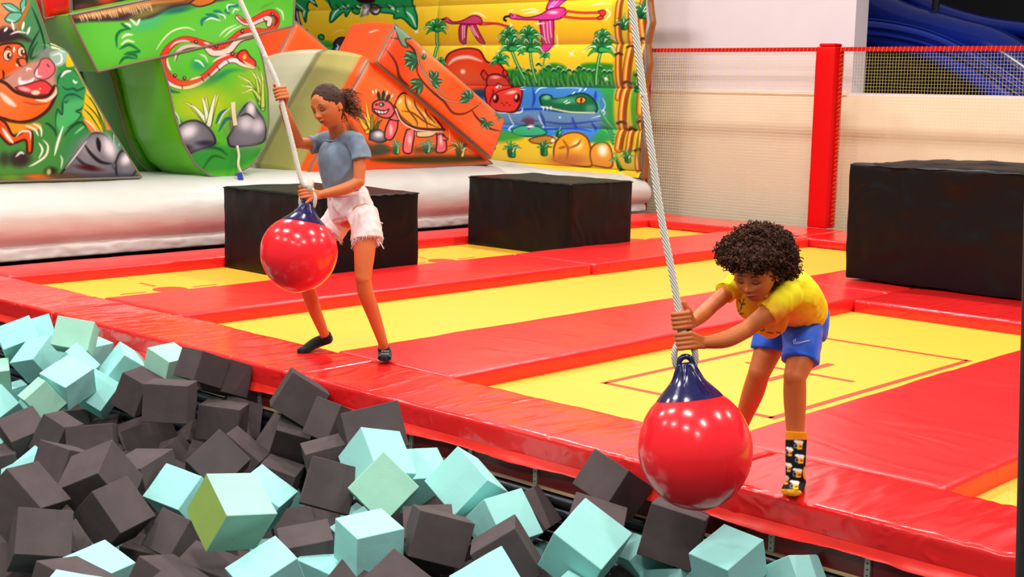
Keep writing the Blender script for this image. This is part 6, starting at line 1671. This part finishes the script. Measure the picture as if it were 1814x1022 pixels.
B.limb([aR, gl(1301, 790, 5.53)], [.027, .028]); B.limb(fR, [(.027, .026), (.031, .022), (.030, .013)], up=(0, 0, 1))
eL, wL = gl(1322, 584, 4.76), gl(1247, 607, 4.72)
B.limb([sL, gl(1362, 552, 4.76), eL], [.036, .034, .0295]); B.limb([eL, gl(1286, 601, 4.74), wL], [.030, .030, .0215])
eR, wR = gl(1262, 540, 4.90), gl(1226, 572, 4.78)
B.limb([sR, gl(1288, 518, 4.96), eR], [.034, .031, .028]); B.limb([eR, gl(1243, 558, 4.83), wR], [.028, .0275, .0205])
a1 = nrm(gl(1203, 553, 4.70) - gl(1209, 605, 4.70))
grip(B, gl(1204.0, 568, 4.70), a1, nrm(AX_R * .9 + AX_F * .35), wR, .0080, .0158, .0132, -1, 'up')
grip(B, gl(1209.5, 604, 4.70), a1, nrm(AX_R * 1.0 + AX_F * .05 + AX_D * .1), wL, .0080, .0158, .0132, -1, True)
me = B.fuse('body', .0025, 3)
finish(me, 'body', skin_mat('skin'), boy, lambda V: paint_body(V, SK_B, [(bc, bR, Hb, 'boy')]))
# T-shirt with a faded orange front and dark scribbles
M_ytee = mat('yellow_jersey', rough=0.8, spec=0.2, attr='paint', bump=('noise', (220, 220, 220), 0.12, 0.001))
B = Body()
B.limb([gl(1366, 506, 4.91), gl(1382, 514, 4.98), gl(1397, 526, 5.06), gl(1407, 540, 5.14), gl(1412, 550, 5.18)], [(.098, .066), (.136, .094), (.132, .098), (.126, .096), (.124, .094)], up=bUpT, n=30, ends=False)
B.limb([sR, gl(1368, 508, 4.92), sL], [.047, .060, .048])
B.limb([sL, gl(1378, 540, 4.775), gl(1358, 556, 4.765)], [.048, .046, .047], ends=False, n=26)
B.limb([sR, gl(1297, 508, 4.975), gl(1284, 518, 4.95)], [.045, .043, .044], ends=False, n=26)
B.ell(gl(1362, 560, 4.98), (.075, .062, .080))                # loose front hanging down
B.ell(gl(1330, 538, 4.97), (.055, .05, .062))
me = B.fuse('t_shirt', .0038, 6)
def ytee(V):
    P_ = proj(V); A = Art(P_, (252, 228, 36))
    A.blob((1375, 575), (50, 30), (250, 158, 60), .7); A.blob((1325, 550), (34, 44), (247, 176, 34), .8)
    K = (46, 38, 30)
    for L in ([(1309, 531), (1314, 540), (1320, 538)], [(1318, 530), (1312, 548)], [(1304, 556), (1308, 550)], [(1305, 557), (1316, 555)]): A.stroke(L, .9, K, .6, False, False)
    for L in ([(1346, 582), (1352, 580), (1353, 585), (1347, 586)], [(1359, 589), (1370, 590)], [(1375, 588), (1383, 590)], [(1334, 589), (1335, 592)]): A.stroke(L, .8, K, .6, False)
    return s2l(np.clip(A.c, 0, 255))
yt = finish(me, 't_shirt', M_ytee, boy, ytee, folds(.0055, 15, 17))
V_, F_ = MB(), None
p = gl(1425, 556, 5.05); 
b = MB(); b.tube([gl(1423, 563, 5.045), gl(1428, 551, 5.05)], [(.013, .004)] * 1 + [(.013, .004)], 8, True, None) if False else None
V_, F_ = tube_np([gl(1421, 564, 5.02), gl(1428, 552, 5.03)], [(.012, .005), (.012, .005)], 8, True, None, up=-AX_F); o = mesh_np('side_label', V_, F_, mat('black_label', (0.01, .01, .01, 1), .6), None, False); o.parent = yt
# shorts
M_bshort = mat('blue_sport_fabric', rgb(26, 92, 218), 0.55, 0.3, sheen=.2, bump=('noise', (18, 18, 9), 0.25, 0.008))
B = Body()
B.limb([gl(1408, 548, 5.19), gl(1414, 558, 5.22), gl(1414, 578, 5.22), gl(1410, 590, 5.22)], [(.112, .090), (.128, .102), (.126, .104), (.10, .09)], up=nrm(bUpT - bF * .8), n=30, ends=False)
B.limb([gl(1420, 578, 5.15), gl(1421, 612, 5.09), gl(1417, 641, 5.06)], [.080, .070, .069], ends=False, n=28)
B.limb([gl(1380, 572, 5.32), gl(1366, 600, 5.31), gl(1362, 622, 5.30)], [.080, .072, .072], ends=False, n=28)
me = B.fuse('shorts', .004, 5)
bs = finish(me, 'shorts', M_bshort, boy, None, folds(.006, 11, 5))
# white curved tick printed on the shorts
sw = [(1407, 601), (1406, 607), (1412, 609), (1434, 603)]; top_ = [(1409, 600), (1409, 605), (1414, 606.5), (1434, 602.6)]
q = [gl(x, y, 4.99) for x, y in cr(sw, 5)]; q2 = [gl(x, y, 4.99) for x, y in cr(top_, 5)]
dg = bpy.context.evaluated_depsgraph_get(); dg.update()
from mathutils.bvhtree import BVHTree
bvh = BVHTree.FromObject(bs, dg)
inv = bs.matrix_world.inverted()
def onto(bv, x, y, lift=.003):
    d = ray(x, y); d = Vector(nrm(d)); h = bv.ray_cast(Vector(EYE), d, 20)
    return None if h[0] is None else np.array(h[0]) - np.array(d) * lift
pa = [onto(bvh, *p) for p in cr(sw, 5)]; pb = [onto(bvh, *p) for p in cr(top_, 5)]
if all(v is not None for v in pa + pb):
    n = len(pa); Vt = pa + pb; Ft = [(i, i + 1, n + i + 1, n + i) for i in range(n - 1)]
    rb = MB()
    rb.tube(pa, .0013, 5); rb.tube(pb, .0011, 5)
    adopt(rb.build('tick_print', mat('silver_print', rgb(214, 218, 226), .4), smooth=True), boy)
# patterned sock
M_psock = mat('patterned_sock', rough=0.85, spec=0.15, attr='paint')
def sock_paint(V):
    P_ = proj(V); A = Art(P_, (22, 20, 26))
    A.fill([(1380, 750), (1440, 750), (1440, 779), (1380, 779)], (244, 150, 30), .5, False)
    A.fill([(1375, 869), (1392, 866), (1410, 868), (1420, 871), (1420, 890), (1375, 890)], (244, 160, 30), .6); A.blob((1427, 838), (5, 12), (240, 156, 30))
    for (x, y) in ((1416, 790), (1418, 815), (1414, 840), (1409, 861), (1399, 802), (1397, 830), (1392, 852)):
        k = 1 if x > 1403 else .7
        A.fill([(x - 5 * k, y - 5), (x + 6 * k, y - 5), (x + 5 * k, y + 6), (x - 4 * k, y + 6)], (246, 176, 34), .5, False)
        A.blob((x - 6.5 * k, y), (3.4, 4), (150, 150, 150)); A.blob((x - 6.5 * k, y), (2.0, 2.6), (24, 22, 28))
        A.blob((x, y - 7), (7.5 * k, 3), (240, 238, 232)); A.blob((x - 6 * k, y - 8.5), (4 * k, 2.4), (240, 238, 232)); A.blob((x + 4, y - 4.6), (2.4, 2.2), (240, 238, 232))
        A.blob((x + 2, y + 1), (2.6, 1.5), (150, 50, 20), .6)
    return s2l(np.clip(A.c, 0, 255))
B = Body(); B.limb([gl(1411, 764, 5.06), gl(1410, 790, 5.055), aL, gl(1410, 850, 5.05)], [.041, .039, .036, .036], ends=False, n=26)
B.limb(fL, [(.034, .033), (.038, .029), (.039, .020), (.033, .014)], up=(0, 0, 1))
finish(B.fuse('sock', .0026, 3), 'sock', M_psock, boy, sock_paint)
B = Body(); B.limb([gl(1311, 757, 5.46), aR, gl(1301, 790, 5.53)], [.036, .032, .034], ends=False, n=26); B.limb(fR, [(.033, .032), (.037, .027), (.034, .017)], up=(0, 0, 1))
finish(B.fuse('sock', .003, 3), 'sock', M_psock, boy, lambda V: s2l(np.where((V[:, 2:3] > .11), np.array([[244., 150, 30]]), np.array([[22., 20, 26]]))))
# big curly hair
M_hair_b = mat('dark_brown_curls', rgb(58, 34, 24), 0.7, 0.12)
M_hair_b2 = mat('lit_brown_curls', rgb(100, 62, 42), 0.6, 0.2)  # lit copy of the dark curls, light put into the colour
bp_ = lambda x, y, z: bc + bR @ (np.array([x, y, z]) * Hb)
afc = gl(1346, 446, 4.79)
B = Body()
B.ell(afc, (.118, .118, .090)); B.ell(bp_(0, -.22, .14), (.42 * Hb, .44 * Hb, .45 * Hb), bR); B.ell(bp_(0, .08, .36), (.42 * Hb, .36 * Hb, .24 * Hb), bR); B.ell(gl(1385, 472, 4.84), (.055, .055, .045)); B.ell(gl(1295, 448, 4.80), (.042, .05, .045))
me = B.fuse('hair', .006, 4)
hb = finish(me, 'hair', M_hair_b, boy, None, lambda V, N_: np.array([.007 * noise.noise(Vector(v) * 45) for v in V]))
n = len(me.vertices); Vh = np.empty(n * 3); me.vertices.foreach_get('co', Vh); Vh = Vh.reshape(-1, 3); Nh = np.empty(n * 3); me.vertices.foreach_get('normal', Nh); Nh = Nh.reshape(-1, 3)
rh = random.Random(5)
for nm, cnt, m_ in (('tight_curls', 1500, M_hair_b), ('lit_curls', 700, M_hair_b2)):
    b = MB()
    for i in range(cnt):
        k = rh.randrange(n); p = Vh[k]; N_ = Nh[k]
        Lc = (bR.T @ (p - bc)) / Hb
        if Lc[1] > .16 and Lc[2] < .17: continue
        d = nrm(N_ + np.array([rh.uniform(-.7, .7), rh.uniform(-.7, .7), rh.uniform(-.7, .5)])); e1 = nrm(np.cross(d, [0.3, .2, 1])); e2 = np.cross(d, e1)
        L = rh.uniform(.012, .030); ph = rh.uniform(0, 6); tw = rh.uniform(8, 14) * rh.choice((-1, 1)); cr_ = rh.uniform(.0035, .006)
        pts = [p + d * (L * t - .004) + (e1 * math.cos(ph + t * tw) + e2 * math.sin(ph + t * tw)) * cr_ for t in np.linspace(0, 1, 14)]
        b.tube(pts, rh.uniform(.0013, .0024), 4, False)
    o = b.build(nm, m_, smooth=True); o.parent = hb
